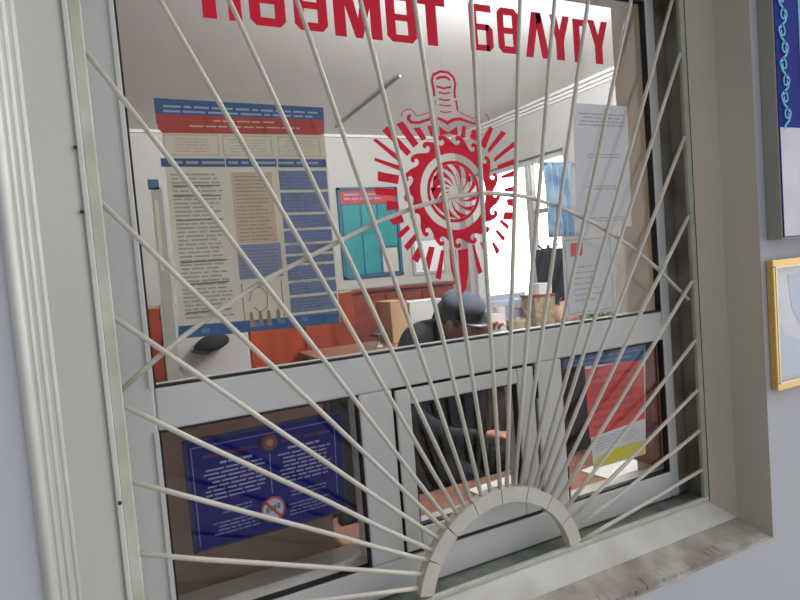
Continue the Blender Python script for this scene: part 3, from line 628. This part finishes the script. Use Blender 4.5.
for v in bm.verts: v.co = Vector((0.385+v.co.x*0.045, 1.945+v.co.y*0.04, 1.165+v.co.z*0.009-0.2*v.co.x*0.05))
obj('peak', bm, 'black', t, smooth=True)

# counter with cartons
t = thing('counter', 'wooden counter with a salmon top, cartons standing on it', 'counter', (1.5, 2.1, 0))
obj('counter_top', B((0.86, 1.64, 1.075), (1.92, 1.985, 1.10), 0.005), 'topwood', t)
obj('front_panel', B((0.88, 1.66, 0.0), (1.90, 1.68, 1.075), 0.002), 'darkbrown', t)
obj('side_panel', B((0.88, 1.68, 0.0), (0.90, 1.98, 1.075), 0.002), 'darkbrown', t)
obj('side_panel', B((1.88, 1.68, 0.0), (1.90, 1.98, 1.075), 0.002), 'darkbrown', t)
def carton(name, x0, y0, x1, y1, z0, z1, m, label):
    t = thing(name, label, 'box', ((x0+x1)/2, (y0+y1)/2, z0))
    obj('carton_body', B((x0, y0, z0), (x1, y1, z1-0.004), 0.003), m, t)
    bm = bmesh.new(); box(bm, (x0-0.001, y0-0.001, z1-0.004), ((x0+x1)/2-0.001, y1+0.001, z1), 0.001); box(bm, ((x0+x1)/2+0.001, y0-0.001, z1-0.004), (x1+0.001, y1+0.001, z1), 0.001)
    obj('flap', bm, m, t); return t
carton('cardboard_box', 1.31, 1.78, 1.41, 1.96, 1.1, 1.315, 'card', 'brown cardboard box standing on the counter beside a white carton')
carton('carton', 1.43, 1.80, 1.66, 1.96, 1.1, 1.30, 'whitebox', 'white carton standing on the counter behind the seated officer')
t = thing('stamp_pad', 'small round dark stool-shaped rubber stamp on the counter', 'stamp', (1.20, 1.72, 1.1))
obj('stamp_head', lathe(bmesh.new(), [(0.012, 0.055), (0.035, 0.058), (0.04, 0.065), (0.036, 0.073), (0.01, 0.076)], (1.20, 1.72, 1.1)), 'darkbrown', t, smooth=True)
obj('stamp_neck', lathe(bmesh.new(), [(0.02, 0.0), (0.02, 0.008), (0.007, 0.012), (0.007, 0.056)], (1.20, 1.72, 1.1)), 'paper', t, smooth=True)
# red-brown hutch against the back wall
t = thing('low_bookcase', 'red-brown wooden bookcase against the back wall under the teal board', 'bookcase', (2.6, 4.3, 0))
obj('carcass', B((1.95, 4.1, 0), (3.12, 4.46, 1.27), 0.01), 'redwood', t)
obj('top_board', B((1.92, 4.07, 1.27), (3.15, 4.47, 1.30), 0.008), 'redwood', t)
for x in (1.97, 2.36, 2.75): obj('door', B((x, 4.08, 0.06), (x+0.36, 4.098, 1.24), 0.004), 'redwood', t)
# teal board on the back wall
t = thing('teal_board', 'framed notice board with a red header and teal cards on the back wall', 'notice board', (2.44, 4.49, 1.42))
bx0, bx1, bz0, bz1 = 2.11, 2.76, 1.40, 2.29
bm = bmesh.new()
for a, b in (((bx0, bz0), (bx1, bz0+0.03)), ((bx0, bz1-0.03), (bx1, bz1)), ((bx0, bz0), (bx0+0.03, bz1)), ((bx1-0.03, bz0), (bx1, bz1))): box(bm, (a[0], 4.465, a[1]), (b[0], 4.499, b[1]), 0.003)
obj('frame', bm, 'teald', t)
obj('backing', B((bx0+0.02, 4.482, bz0+0.02), (bx1-0.02, 4.498, bz1-0.02)), 'teald', t)
obj('header', B((bx0+0.03, 4.476, bz1-0.16), (bx1-0.03, 4.481, bz1-0.03)), 'pred', t)
bm = bmesh.new(); textlines(bm, [(bx0+0.06, bz1-0.13), (bx1-0.12, bz1-0.13), (bx1-0.12, bz1-0.05), (bx0+0.06, bz1-0.05)], 2, 4.472, 4.475, fill=0.5, words=4); obj('header_text', bm, 'lilac', t)
for (a, b, c_, d_) in ((0.04, 0.44, 0.22, 0.72), (0.235, 0.44, 0.40, 0.72), (0.415, 0.30, 0.61, 0.72), (0.04, 0.04, 0.22, 0.43), (0.235, 0.04, 0.40, 0.43)):
    obj('card', B((bx0+a, 4.474, bz0+b), (bx0+c_, 4.480, bz0+d_), 0.002), 'teal', t)
obj('blank_card', B((bx0+0.43, 4.472, bz0+0.04), (bx0+0.60, 4.480, bz0+0.28), 0.002), 'cream', t)
t = thing('wall_picture', 'pale framed print on the back wall, right of the teal board', 'picture', (3.05, 4.49, 1.4))
obj('frame', B((2.88, 4.475, 1.38), (3.27, 4.499, 1.76), 0.004), 'inkl', t)
obj('print', B((2.91, 4.470, 1.41), (3.24, 4.4745, 1.73)), 'paperg', t)
bm = bmesh.new(); tube(bm, [(2.04, 4.18, 2.792), (1.97, 2.72, 2.792)], 0.010, 8); struct('trim_11', bm, 'boardg')

# fill lamp added above the view to brighten the room
t = thing('added_fill_lamp', 'long white fill lamp added out of view to light the room', 'lamp', (LAMPX, LAMPY, 2.8))
obj('fill_lamp_housing', B((LAMPX-0.6, LAMPY-0.07, 2.56), (LAMPX+0.6, LAMPY+0.07, 2.62), 0.01), 'alu', t)
obj('tube', tube(bmesh.new(), [(LAMPX-0.57, LAMPY, 2.535), (LAMPX+0.57, LAMPY, 2.535)], 0.013, 10), 'lampw', t)
for sx in (-0.4, 0.4): obj('hanger', tube(bmesh.new(), [(LAMPX+sx, LAMPY, 2.62), (LAMPX+sx, LAMPY, 2.80)], 0.004, 6), 'steel', t)

# second desk with monitor, basket, roll, dark bag, plant
t = thing('back_desk', 'brown desk under the bright side window', 'desk', (2.6, 2.0, 0))
obj('desktop', B((1.96, 1.72, 0.955), (3.42, 2.12, 0.98), 0.005), 'brown', t)
for x in (2.0, 3.38):
    for y in (1.76, 2.08): obj('leg', B((x-0.02, y-0.02, 0), (x+0.02, y+0.02, 0.955), 0.003), 'redwood', t)
DZ = 0.98
t = thing('monitor', 'grey-blue computer monitor back against the bright side window', 'monitor', (2.14, 2.0, DZ))
obj('screen', B((1.985, 1.96, DZ+0.06), (2.32, 1.985, 1.275), 0.006), 'screen', t)
obj('housing', B((2.04, 1.94, DZ+0.10), (2.26, 1.96, 1.24), 0.008), 'screen', t)
obj('stand', B((2.12, 1.97, DZ), (2.17, 1.99, DZ+0.08), 0.003), 'black', t)
obj('foot', B((2.04, 1.90, DZ), (2.25, 2.06, DZ+0.008), 0.003), 'black', t)
t = thing('paper_roll', 'upright white paper roll in front of the grey-blue monitor', 'roll', (1.995, 1.80, DZ))
obj('roll', lathe(bmesh.new(), [(0.032, 0), (0.032, 0.24), (0.014, 0.24), (0.014, 0.23)], (2.0, 1.80, DZ)), 'paper', t)
obj('core', lathe(bmesh.new(), [(0.013, 0.005), (0.013, 0.245), (0.009, 0.245), (0.009, 0.2)], (2.0, 1.80, DZ)), 'card', t)
t = thing('wicker_basket', 'brown wicker basket with a loop handle on the back desk', 'basket', (2.13, 1.80, DZ))
obj('basket_body', lathe(bmesh.new(), [(0.055, 0), (0.068, 0.06), (0.074, 0.15), (0.071, 0.155), (0.064, 0.08), (0.050, 0.012)], (2.13, 1.80, DZ)), 'wicker', t, smooth=True)
obj('handle', tube(bmesh.new(), [(2.13+0.066*math.cos(a), 1.80, DZ+0.135+0.085*math.sin(a)) for a in [math.pi*k/12 for k in range(13)]], 0.007, 8), 'wicker', t, smooth=True)
t = thing('folder_box', 'brown box file on the back desk right of the basket', 'box', (2.32, 1.86, DZ))
obj('case', B((2.225, 1.76, DZ), (2.375, 1.885, 1.25), 0.004), 'wicker', t)
obj('lid', B((2.22, 1.755, 1.25), (2.38, 1.89, 1.262), 0.003), 'redwood', t)
t = carton('small_box', 2.27, 1.77, 2.365, 1.86, 1.262, 1.325, 'whitebox', 'small white box on top of the brown box file')
t = thing('bag', 'dark taupe bag slumped on the back desk beside the box file', 'bag', (2.52, 1.84, DZ))
bm = bmesh.new(); bmesh.ops.create_uvsphere(bm, u_segments=20, v_segments=12, radius=1)
for v in bm.verts:
    n = noise.noise(v.co*1.7)*0.18; v.co = Vector((2.505+v.co.x*(0.105+n*0.1), 1.84+v.co.y*0.07, max(DZ+0.0005, DZ+0.105+v.co.z*(0.115+n*0.1))))
obj('bag_body', bm, 'brown', t, smooth=True)
obj('strap', tube(bmesh.new(), [(2.50+0.05*math.cos(a), 1.82, DZ+0.20+0.05*math.sin(a)) for a in [math.pi*k/10 for k in range(11)]], 0.005, 6), 'darkbrown', t, smooth=True)
pl = thing('potted_plant', 'low green pot plant on the back desk behind the outlined document', 'plant', (2.78, 1.82, DZ))
obj('pot', lathe(bmesh.new(), [(0.03, 0), (0.042, 0.05), (0.045, 0.052), (0.03, 0.05)], (2.80, 1.82, DZ)), 'redwood', pl, smooth=True)
bm = bmesh.new(); rr = random.Random(2)
for k in range(70):
    a = rr.uniform(0, 6.28); r = rr.uniform(0.02, 0.12); b = Vector((2.80+0.03*math.cos(a), 1.82+0.03*math.sin(a), DZ+0.05)); e = Vector((2.80+r*math.cos(a), 1.82+r*math.sin(a), DZ+rr.uniform(0.05, 0.13)))
    d = (e-b).normalized(); s = d.cross(Vector((0, 0, 1))).normalized()*0.012; m_ = (b+e)/2+Vector((0, 0, 0.015))
    v = [bm.verts.new(p) for p in (b, m_+s, e, m_-s, m_+Vector((0, 0, 0.006)))]
    bm.faces.new((v[0], v[1], v[4])); bm.faces.new((v[1], v[2], v[4])); bm.faces.new((v[2], v[3], v[4])); bm.faces.new((v[3], v[0], v[4]))
obj('foliage', bm, 'leaf', pl)
# light blue curtain at the near side of the side window, navy coat below on a stand
def drape(name, x0, x1, y, z0, z1, m, label, cat, folds=4, amp=0.03):
    bm = bmesh.new(); nx, nz = 48, 14; th = 0.006
    g = [[None]*(nz+1) for _ in range(nx+1)]; h = [[None]*(nz+1) for _ in range(nx+1)]
    for i in range(nx+1):
        for j in range(nz+1):
            u = i/nx; v = j/nz; taper = 1-0.12*math.sin(v*3)
            xx_ = (x0+x1)/2+(u-0.5)*(x1-x0)*taper; yy = y+amp*math.sin(u*folds*6.28+v*1.3)+0.015*noise.noise(Vector((u*6, v*5, 1)))
            g[i][j] = bm.verts.new((xx_, yy, z0+(z1-z0)*v)); h[i][j] = bm.verts.new((xx_, yy+th, z0+(z1-z0)*v))
    for i in range(nx):
        for j in range(nz):
            bm.faces.new((g[i][j], g[i+1][j], g[i+1][j+1], g[i][j+1])); bm.faces.new((h[i][j], h[i][j+1], h[i+1][j+1], h[i+1][j]))
    for i in range(nx):
        bm.faces.new((g[i][0], h[i][0], h[i+1][0], g[i+1][0])); bm.faces.new((g[i][nz], g[i+1][nz], h[i+1][nz], h[i][nz]))
    for j in range(nz):
        bm.faces.new((g[0][j], g[0][j+1], h[0][j+1], h[0][j])); bm.faces.new((g[nx][j], h[nx][j], h[nx][j+1], g[nx][j+1]))
    return tag(obj(name, bm, m, smooth=True), label, cat)
drape('curtain', 3.17, 3.42, 2.70, 1.62, 2.20, 'curtain', 'light blue cloth curtain bunched beside the bright side window', 'curtain')
t = thing('curtain_rail', 'thin rail carrying the light blue curtain', 'rail', (3.4, 2.7, 2.2))
obj('rail', tube(bmesh.new(), [(3.10, 2.70, 2.20), (3.499, 2.70, 2.20)], 0.008, 8), 'steel', t)
t = thing('coat_stand', 'coat stand holding the dark navy coat', 'coat stand', (3.0, 2.5, 0))
obj('pole', tube(bmesh.new(), [(3.02, 2.55, 0.02), (3.02, 2.55, 1.56)], 0.012, 8), 'darkbrown', t)
obj('base', lathe(bmesh.new(), [(0.16, 0), (0.16, 0.015), (0.02, 0.03)], (3.02, 2.55, 0)), 'darkbrown', t)
obj('hook', tube(bmesh.new(), [(2.93, 2.55, 1.56), (2.96, 2.55, 1.53), (3.08, 2.55, 1.53), (3.11, 2.55, 1.56)], 0.008, 8), 'darkbrown', t)
drape('coat', 2.86, 3.20, 2.50, 0.75, 1.53, 'cloth', 'dark navy coat hanging below the light blue curtain', 'coat', 3, 0.025)
M['navycoat'] = M['cloth']

# black jacket on a brown wooden chair behind lower right pane
ch = thing('wooden_chair', 'brown wooden chair behind the lower right pane', 'chair', (1.37, 0.70, 0))
for x, y, h in ((1.27, 0.545, 1.19), (1.56, 0.545, 1.19), (1.27, 0.86, 0.45), (1.56, 0.86, 0.45)):
    obj('leg', B((x-0.022, y-0.018, 0), (x+0.022, y+0.018, h), 0.004), 'redwood', ch)
obj('seat', B((1.24, 0.53, 0.45), (1.59, 0.89, 0.48), 0.008), 'redwood', ch)
for z in (0.72, 0.90, 1.10): obj('back_rail', B((1.285, 0.535, z), (1.545, 0.555, z+0.06), 0.004), 'redwood', ch)
bm = bmesh.new()
for yy in (0.516, 0.578): box(bm, (1.335, yy-0.010, 0.70), (1.54, yy+0.010, 1.175), 0.009)
box(bm, (1.335, 0.508, 1.165), (1.54, 0.588, 1.19), 0.012)
for v in bm.verts: v.co += Vector((0.012*noise.noise(v.co*9), 0.006*noise.noise(v.co*7+Vector((5, 0, 0))), 0.015*noise.noise(v.co*5)))
tag(obj('jacket', bm, 'cloth'), 'black jacket draped over the brown wooden chair', 'jacket')

# ------------------------------------------------------------ seated officer
PX, PYY = 1.34, 1.36
SK = thing('office_chair', 'black office chair with a tall rounded back behind the officer', 'chair', (PX+0.12, PYY+0.12, 0))
bm = bmesh.new(); bmesh.ops.create_uvsphere(bm, u_segments=24, v_segments=14, radius=1)
for v in bm.verts:
    c_ = v.co.copy(); v.co = Vector((PX+0.23+math.copysign(abs(c_.x)**0.7, c_.x)*0.17, PYY+0.20+c_.y*0.04, 1.00+math.copysign(abs(c_.z)**0.75, c_.z)*0.33))
obj('backrest', bm, 'black', SK, smooth=True)
bm = bmesh.new(); box(bm, (PX-0.13, PYY-0.28, 0.42), (PX+0.33, PYY+0.16, 0.50), 0.03); obj('seat', bm, 'black', SK)
obj('column', tube(bmesh.new(), [(PX+0.10, PYY-0.05, 0.08), (PX+0.10, PYY-0.05, 0.42)], 0.025, 10), 'black', SK)
obj('back_bar', tube(bmesh.new(), [(PX+0.10, PYY+0.02, 0.44), (PX+0.10, PYY+0.22, 0.50), (PX+0.10, PYY+0.235, 0.85)], 0.018, 8), 'black', SK)
for k in range(5):
    a = k*1.2566; e = (PX+0.10+0.28*math.cos(a), PYY-0.05+0.28*math.sin(a), 0.05)
    lg = obj('leg', tube(bmesh.new(), [(PX+0.10, PYY-0.05, 0.09), e], [0.022, 0.014], 8), 'black', SK)
def skin(name, joints, edges, m, parent, sub_=2, root=0):
    me = bpy.data.meshes.new(name); me.from_pydata([j[0] for j in joints], edges, []); me.materials.append(M[m])
    o = bpy.data.objects.new(name, me); C.objects.link(o)
    md = o.modifiers.new('skin', 'SKIN'); md.use_smooth_shade = True
    for i, (_, r) in enumerate(joints): me.skin_vertices[0].data[i].radius = (r, r) if not isinstance(r, tuple) else r; me.skin_vertices[0].data[i].use_root = (i == root)
    sb = o.modifiers.new('sub', 'SUBSURF'); sb.levels = sub_; sb.render_levels = sub_
    dg = bpy.context.evaluated_depsgraph_get(); me2 = bpy.data.meshes.new_from_object(o.evaluated_get(dg)); 
    bpy.data.objects.remove(o)
    bm = bmesh.new(); bm.from_mesh(me2)
    return obj(name, bm, m, parent, smooth=True)
per = thing('person', 'person in dark navy uniform and grey-blue cap sitting bent over the desk', 'person', (PX, PYY-0.05, 0.5))
hx, hy, hz = PX-0.015, PYY-0.225, 1.25
J = [((PX+0.05, PYY, 0.60), 0.155), ((PX+0.03, PYY-0.03, 0.78), 0.15), ((PX+0.01, PYY-0.05, 0.97), (0.165, 0.13)), ((PX-0.01, PYY-0.07, 1.16), (0.16, 0.11)), ((PX-0.01, PYY-0.12, 1.20), 0.075), ((hx, hy+0.05, 1.22), 0.055),
     ((PX-0.16, PYY-0.08, 1.175), 0.10), ((PX-0.27, PYY-0.20, 0.88), 0.055), ((PX-0.22, PYY-0.42, 0.83), 0.042), ((PX-0.15, PYY-0.52, 0.85), 0.03),
     ((PX+0.18, PYY-0.08, 1.175), 0.10), ((PX+0.24, PYY-0.22, 0.90), 0.055), ((PX+0.11, PYY-0.36, 1.02), 0.042), ((PX-0.005, PYY-0.42, 1.12), 0.03),
     ((PX-0.02, PYY-0.02, 0.56), 0.09), ((PX-0.06, PYY-0.34, 0.57), 0.075), ((PX-0.06, PYY-0.36, 0.30), 0.055), ((PX-0.06, PYY-0.34, 0.08), 0.045), ((PX-0.06, PYY-0.44, 0.045), 0.04),
     ((PX+0.18, PYY-0.02, 0.56), 0.09), ((PX+0.22, PYY-0.34, 0.57), 0.075), ((PX+0.22, PYY-0.36, 0.30), 0.055), ((PX+0.22, PYY-0.34, 0.08), 0.045), ((PX+0.22, PYY-0.44, 0.045), 0.04)]
E_ = [(0,1),(1,2),(2,3),(3,4),(4,5),(3,6),(6,7),(7,8),(8,9),(3,10),(10,11),(11,12),(12,13),(0,14),(14,15),(15,16),(16,17),(17,18),(0,19),(19,20),(20,21),(21,22),(22,23)]
skin('body', J, E_, 'cloth', per)
# head
bm = bmesh.new(); bmesh.ops.create_uvsphere(bm, u_segments=32, v_segments=24, radius=1)
rot = Matrix.Rotation(math.radians(28), 3, 'X') @ Matrix.Rotation(math.radians(25), 3, 'Z')
for v in bm.verts:
    x, y, z = v.co
    w_ = 0.074*(1-0.18*max(0, -z)); d_ = 0.092
    q = Vector((x*w_, y*d_, z*0.112))
    if y < -0.3:
        f = (-y-0.3)/0.7
        q.y -= 0.022*math.exp(-((x/0.16)**2+((z+0.08)/0.18)**2))        # nose
        q.y += 0.010*math.exp(-(((abs(x)-0.36)/0.16)**2+((z-0.10)/0.12)**2))  # eye sockets
        q.y -= 0.006*math.exp(-((x/0.3)**2+((z+0.45)/0.08)**2))         # lips
        q.y -= 0.008*math.exp(-((x/0.3)**2+((z+0.80)/0.15)**2))         # chin
    v.co = rot @ q+Vector((hx, hy, hz))
head = obj('head', bm, 'skin', per, smooth=True)
def onhead(p): return rot @ Vector(p)+Vector((hx, hy, hz))
for sx in (-1, 1):
    bm = bmesh.new(); bmesh.ops.create_uvsphere(bm, u_segments=12, v_segments=8, radius=1)
    for v in bm.verts: v.co = onhead((sx*0.074+v.co.x*0.009, 0.005+v.co.y*0.018, 0.0+v.co.z*0.030))
    obj('ear', bm, 'skin', per, smooth=True)
    bm = bmesh.new(); bmesh.ops.create_uvsphere(bm, u_segments=12, v_segments=8, radius=1)
    for v in bm.verts: v.co = onhead((sx*0.028+v.co.x*0.011, -0.079+v.co.y*0.008, 0.012+v.co.z*0.006))
    obj('eye', bm, 'hair', per, smooth=True)
bm = bmesh.new(); bmesh.ops.create_uvsphere(bm, u_segments=28, v_segments=16, radius=1)
for v in bm.verts:
    x, y, z = v.co
    v.co = onhead((x*0.079, 0.012+y*0.094, 0.020+z*0.080))
gone = [v for v in bm.verts if (rot.inverted() @ (v.co-Vector((hx, hy, hz)))).z < -0.02 or ((rot.inverted() @ (v.co-Vector((hx, hy, hz)))).y < -0.03 and (rot.inverted() @ (v.co-Vector((hx, hy, hz)))).z < 0.05)]
bmesh.ops.delete(bm, geom=gone, context='VERTS'); obj('hair', bm, 'hair', per, smooth=True, recalc=False)
bm = bmesh.new()
prof = [(0.081, 0.045), (0.083, 0.064), (0.087, 0.078), (0.086, 0.088), (0.068, 0.108), (0.03, 0.119), (0.008, 0.121)]
lathe(bm, prof, seg=28)
for v in bm.verts: v.co = onhead((v.co.x*0.95, v.co.y*1.12+0.004, v.co.z))
obj('cap_crown', bm, 'capc', per, smooth=True)
bm = bmesh.new(); n = 14; va = []; vb = []
for k in range(n+1):
    a = math.pi+math.pi*k/n
    va.append((0.078*math.cos(a), 0.092*math.sin(a), 0.05)); vb.append((0.088*math.cos(a), 0.150*math.sin(a) if True else 0, 0.035))
A1 = [bm.verts.new(onhead(p)) for p in va]; B1 = [bm.verts.new(onhead(p)) for p in vb]
A2 = [bm.verts.new(onhead((p[0], p[1], p[2]-0.004))) for p in va]; B2 = [bm.verts.new(onhead((p[0], p[1], p[2]-0.004))) for p in vb]
for k in range(n):
    bm.faces.new((A1[k], A1[k+1], B1[k+1], B1[k])); bm.faces.new((A2[k], B2[k], B2[k+1], A2[k+1])); bm.faces.new((B1[k], B1[k+1], B2[k+1], B2[k])); bm.faces.new((A1[k], A2[k], A2[k+1], A1[k+1]))
obj('cap_peak', bm, 'black', per, smooth=True)
# hands: palm with five curled fingers
def hand(o_, fwd, side_, up, flip):
    f = Vector(fwd).normalized(); s = Vector(side_).normalized(); u = Vector(up).normalized(); o_ = Vector(o_)
    def p(a, b, c_): return tuple(o_+f*a+s*b*flip+u*c_)
    J = [(p(0, 0, 0), 0.022), (p(0.04, 0, 0.004), (0.030, 0.016)), (p(0.075, 0, 0.002), (0.034, 0.014))]; E2 = [(0, 1), (1, 2)]
    for k, (b, L) in enumerate(((-0.030, 0.058), (-0.010, 0.072), (0.011, 0.078), (0.031, 0.068))):
        i = len(J); J += [(p(0.082, b, 0.002), 0.0095), (p(0.082+L*0.45, b*1.15, -0.006), 0.0088), (p(0.082+L*0.75, b*1.2, -0.022), 0.008), (p(0.082+L*0.85, b*1.2, -0.038), 0.0065)]
        E2 += [(2, i), (i, i+1), (i+1, i+2), (i+2, i+3)]
    i = len(J); J += [(p(0.03, 0.032, -0.004), 0.012), (p(0.058, 0.056, -0.012), 0.010), (p(0.085, 0.060, -0.022), 0.008)]; E2 += [(1, i), (i, i+1), (i+1, i+2)]
    return skin('hand', J, E2, 'skin', per, 1)
hand((PX-0.14, PYY-0.53, 0.852), (0.7, -0.75, -0.05), (-0.75, -0.7, 0), (0, 0, 1), -1)
hand((PX-0.008, PYY-0.425, 1.125), (-0.15, -0.25, 0.95), (1, 0, 0.15), (0, 1, 0.3), -1)
t = thing('mobile_phone', 'white mobile phone held in the raised hand of the seated officer', 'phone', (PX, PYY-0.45, 1.2))
bm = box(bmesh.new(), (-0.036, -0.005, -0.06), (0.036, 0.004, 0.06), 0.003); bm2 = box(bmesh.new(), (-0.032, -0.0056, -0.052), (0.032, -0.0048, 0.052))
for q in (bm, bm2):
    bmesh.ops.rotate(q, verts=q.verts[:], matrix=Matrix.Rotation(-0.25, 3, 'X') @ Matrix.Rotation(0.15, 3, 'Y')); bmesh.ops.translate(q, verts=q.verts[:], vec=(PX+0.0, PYY-0.455, 1.225))
obj('case', bm, 'paper', t); obj('screen', bm2, 'paperg', t)

# ------------------------------------------------------------ outside wall on the right: board and gold frame
WYF = -0.1455
t = thing('ornament_board', 'royal blue board with sky blue ornament border on the outer wall', 'board', (1.6, WYF, Z(-0.015)))
bx, bz = 1.362, Z(-0.012); th = 0.0335
obj('board', B((bx, WYF-th, bz), (2.10, WYF, Z(0.75)), 0.001), 'boardg', t)
obj('face', B((bx+0.004, WYF-th-0.002, bz+0.004), (2.09, WYF-th-0.0001, Z(0.74)), 0.0005), 'boardb', t)
obj('painted_glare', B((bx+0.006, WYF-th-0.003, bz+0.006), (2.08, WYF-th-0.0021, Z(0.235)), 0.0003), 'photo_glare', t)  # glare over the lower board, painted as a pale layer
obj('side_stripe', B((bx+0.090, WYF-th-0.003, Z(0.24)), (bx+0.097, WYF-th-0.0021, Z(0.74)), 0.0003), 'ornament', t)
bm = bmesh.new(); yo = WYF-th-0.0045; z = Z(0.245)
k = 0
while z < Z(0.72):
    s = 1 if k % 2 == 0 else -1; cx_ = bx+0.030
    pts = []
    for i in range(17):
        a = i/16*4.4*math.pi/2; r = 0.013*(1-i/22)
        pts.append((cx_+s*(0.003+r*math.cos(a)), z+0.018+r*math.sin(a)*1.25))
    ribbon(bm, pts, 0.0034, yo, yo+0.0023)
    ribbon(bm, [(cx_+s*0.014, z+0.018), (cx_+s*0.008, z+0.005), (cx_-s*0.004, z-0.004), (cx_-s*0.010, z-0.012)], 0.0045, yo, yo+0.0023)
    z += 0.036; k += 1
obj('ornament_border', bm, 'ornament', t)
t = thing('gold_picture_frame', 'gold framed photograph hung on the outer wall under the blue board', 'picture', (1.5, WYF, Z(-0.36)))
gx0, gx1, gz0, gz1 = 1.352, 1.80, Z(-0.357), Z(-0.057); fy = WYF-0.016
bm = bmesh.new()
for a, b in (((gx0, gz0), (gx1, gz0+0.017)), ((gx0, gz1-0.017), (gx1, gz1)), ((gx0, gz0+0.017), (gx0+0.010, gz1-0.017)), ((gx1-0.010, gz0+0.017), (gx1, gz1-0.017))):
    box(bm, (a[0], fy, a[1]), (b[0], WYF, b[1]), 0.002)
obj('frame', bm, 'gold', t)
bm = ring(gx0+0.009, gz0+0.015-1.5, gx1-0.011, gz1-0.015-1.5, 0.004, fy-0.001, fy+0.004); obj('inner_lip', bm, 'goldw', t)
obj('photograph', B((gx0+0.012, WYF-0.007, gz0+0.016), (gx1-0.012, WYF-0.004, gz1-0.016)), 'photo_glare', t)
bm = bmesh.new(); prism(bm, [(1.375, Z(-0.19)), (1.40, Z(-0.235)), (1.46, Z(-0.25)), (1.60, Z(-0.24)), (1.60, Z(-0.30)), (1.39, Z(-0.335)), (1.374, Z(-0.32))], WYF-0.0078, WYF-0.0072)
prism(bm, [(1.42, Z(-0.095)), (1.60, Z(-0.085)), (1.60, Z(-0.22)), (1.47, Z(-0.235)), (1.43, Z(-0.17))], WYF-0.0078, WYF-0.0072)
obj('photographed_shapes', bm, 'screen', t)
obj('glass', B((gx0+0.012, WYF-0.012, gz0+0.016), (gx1-0.012, WYF-0.0105, gz1-0.016)), 'glaze', t)
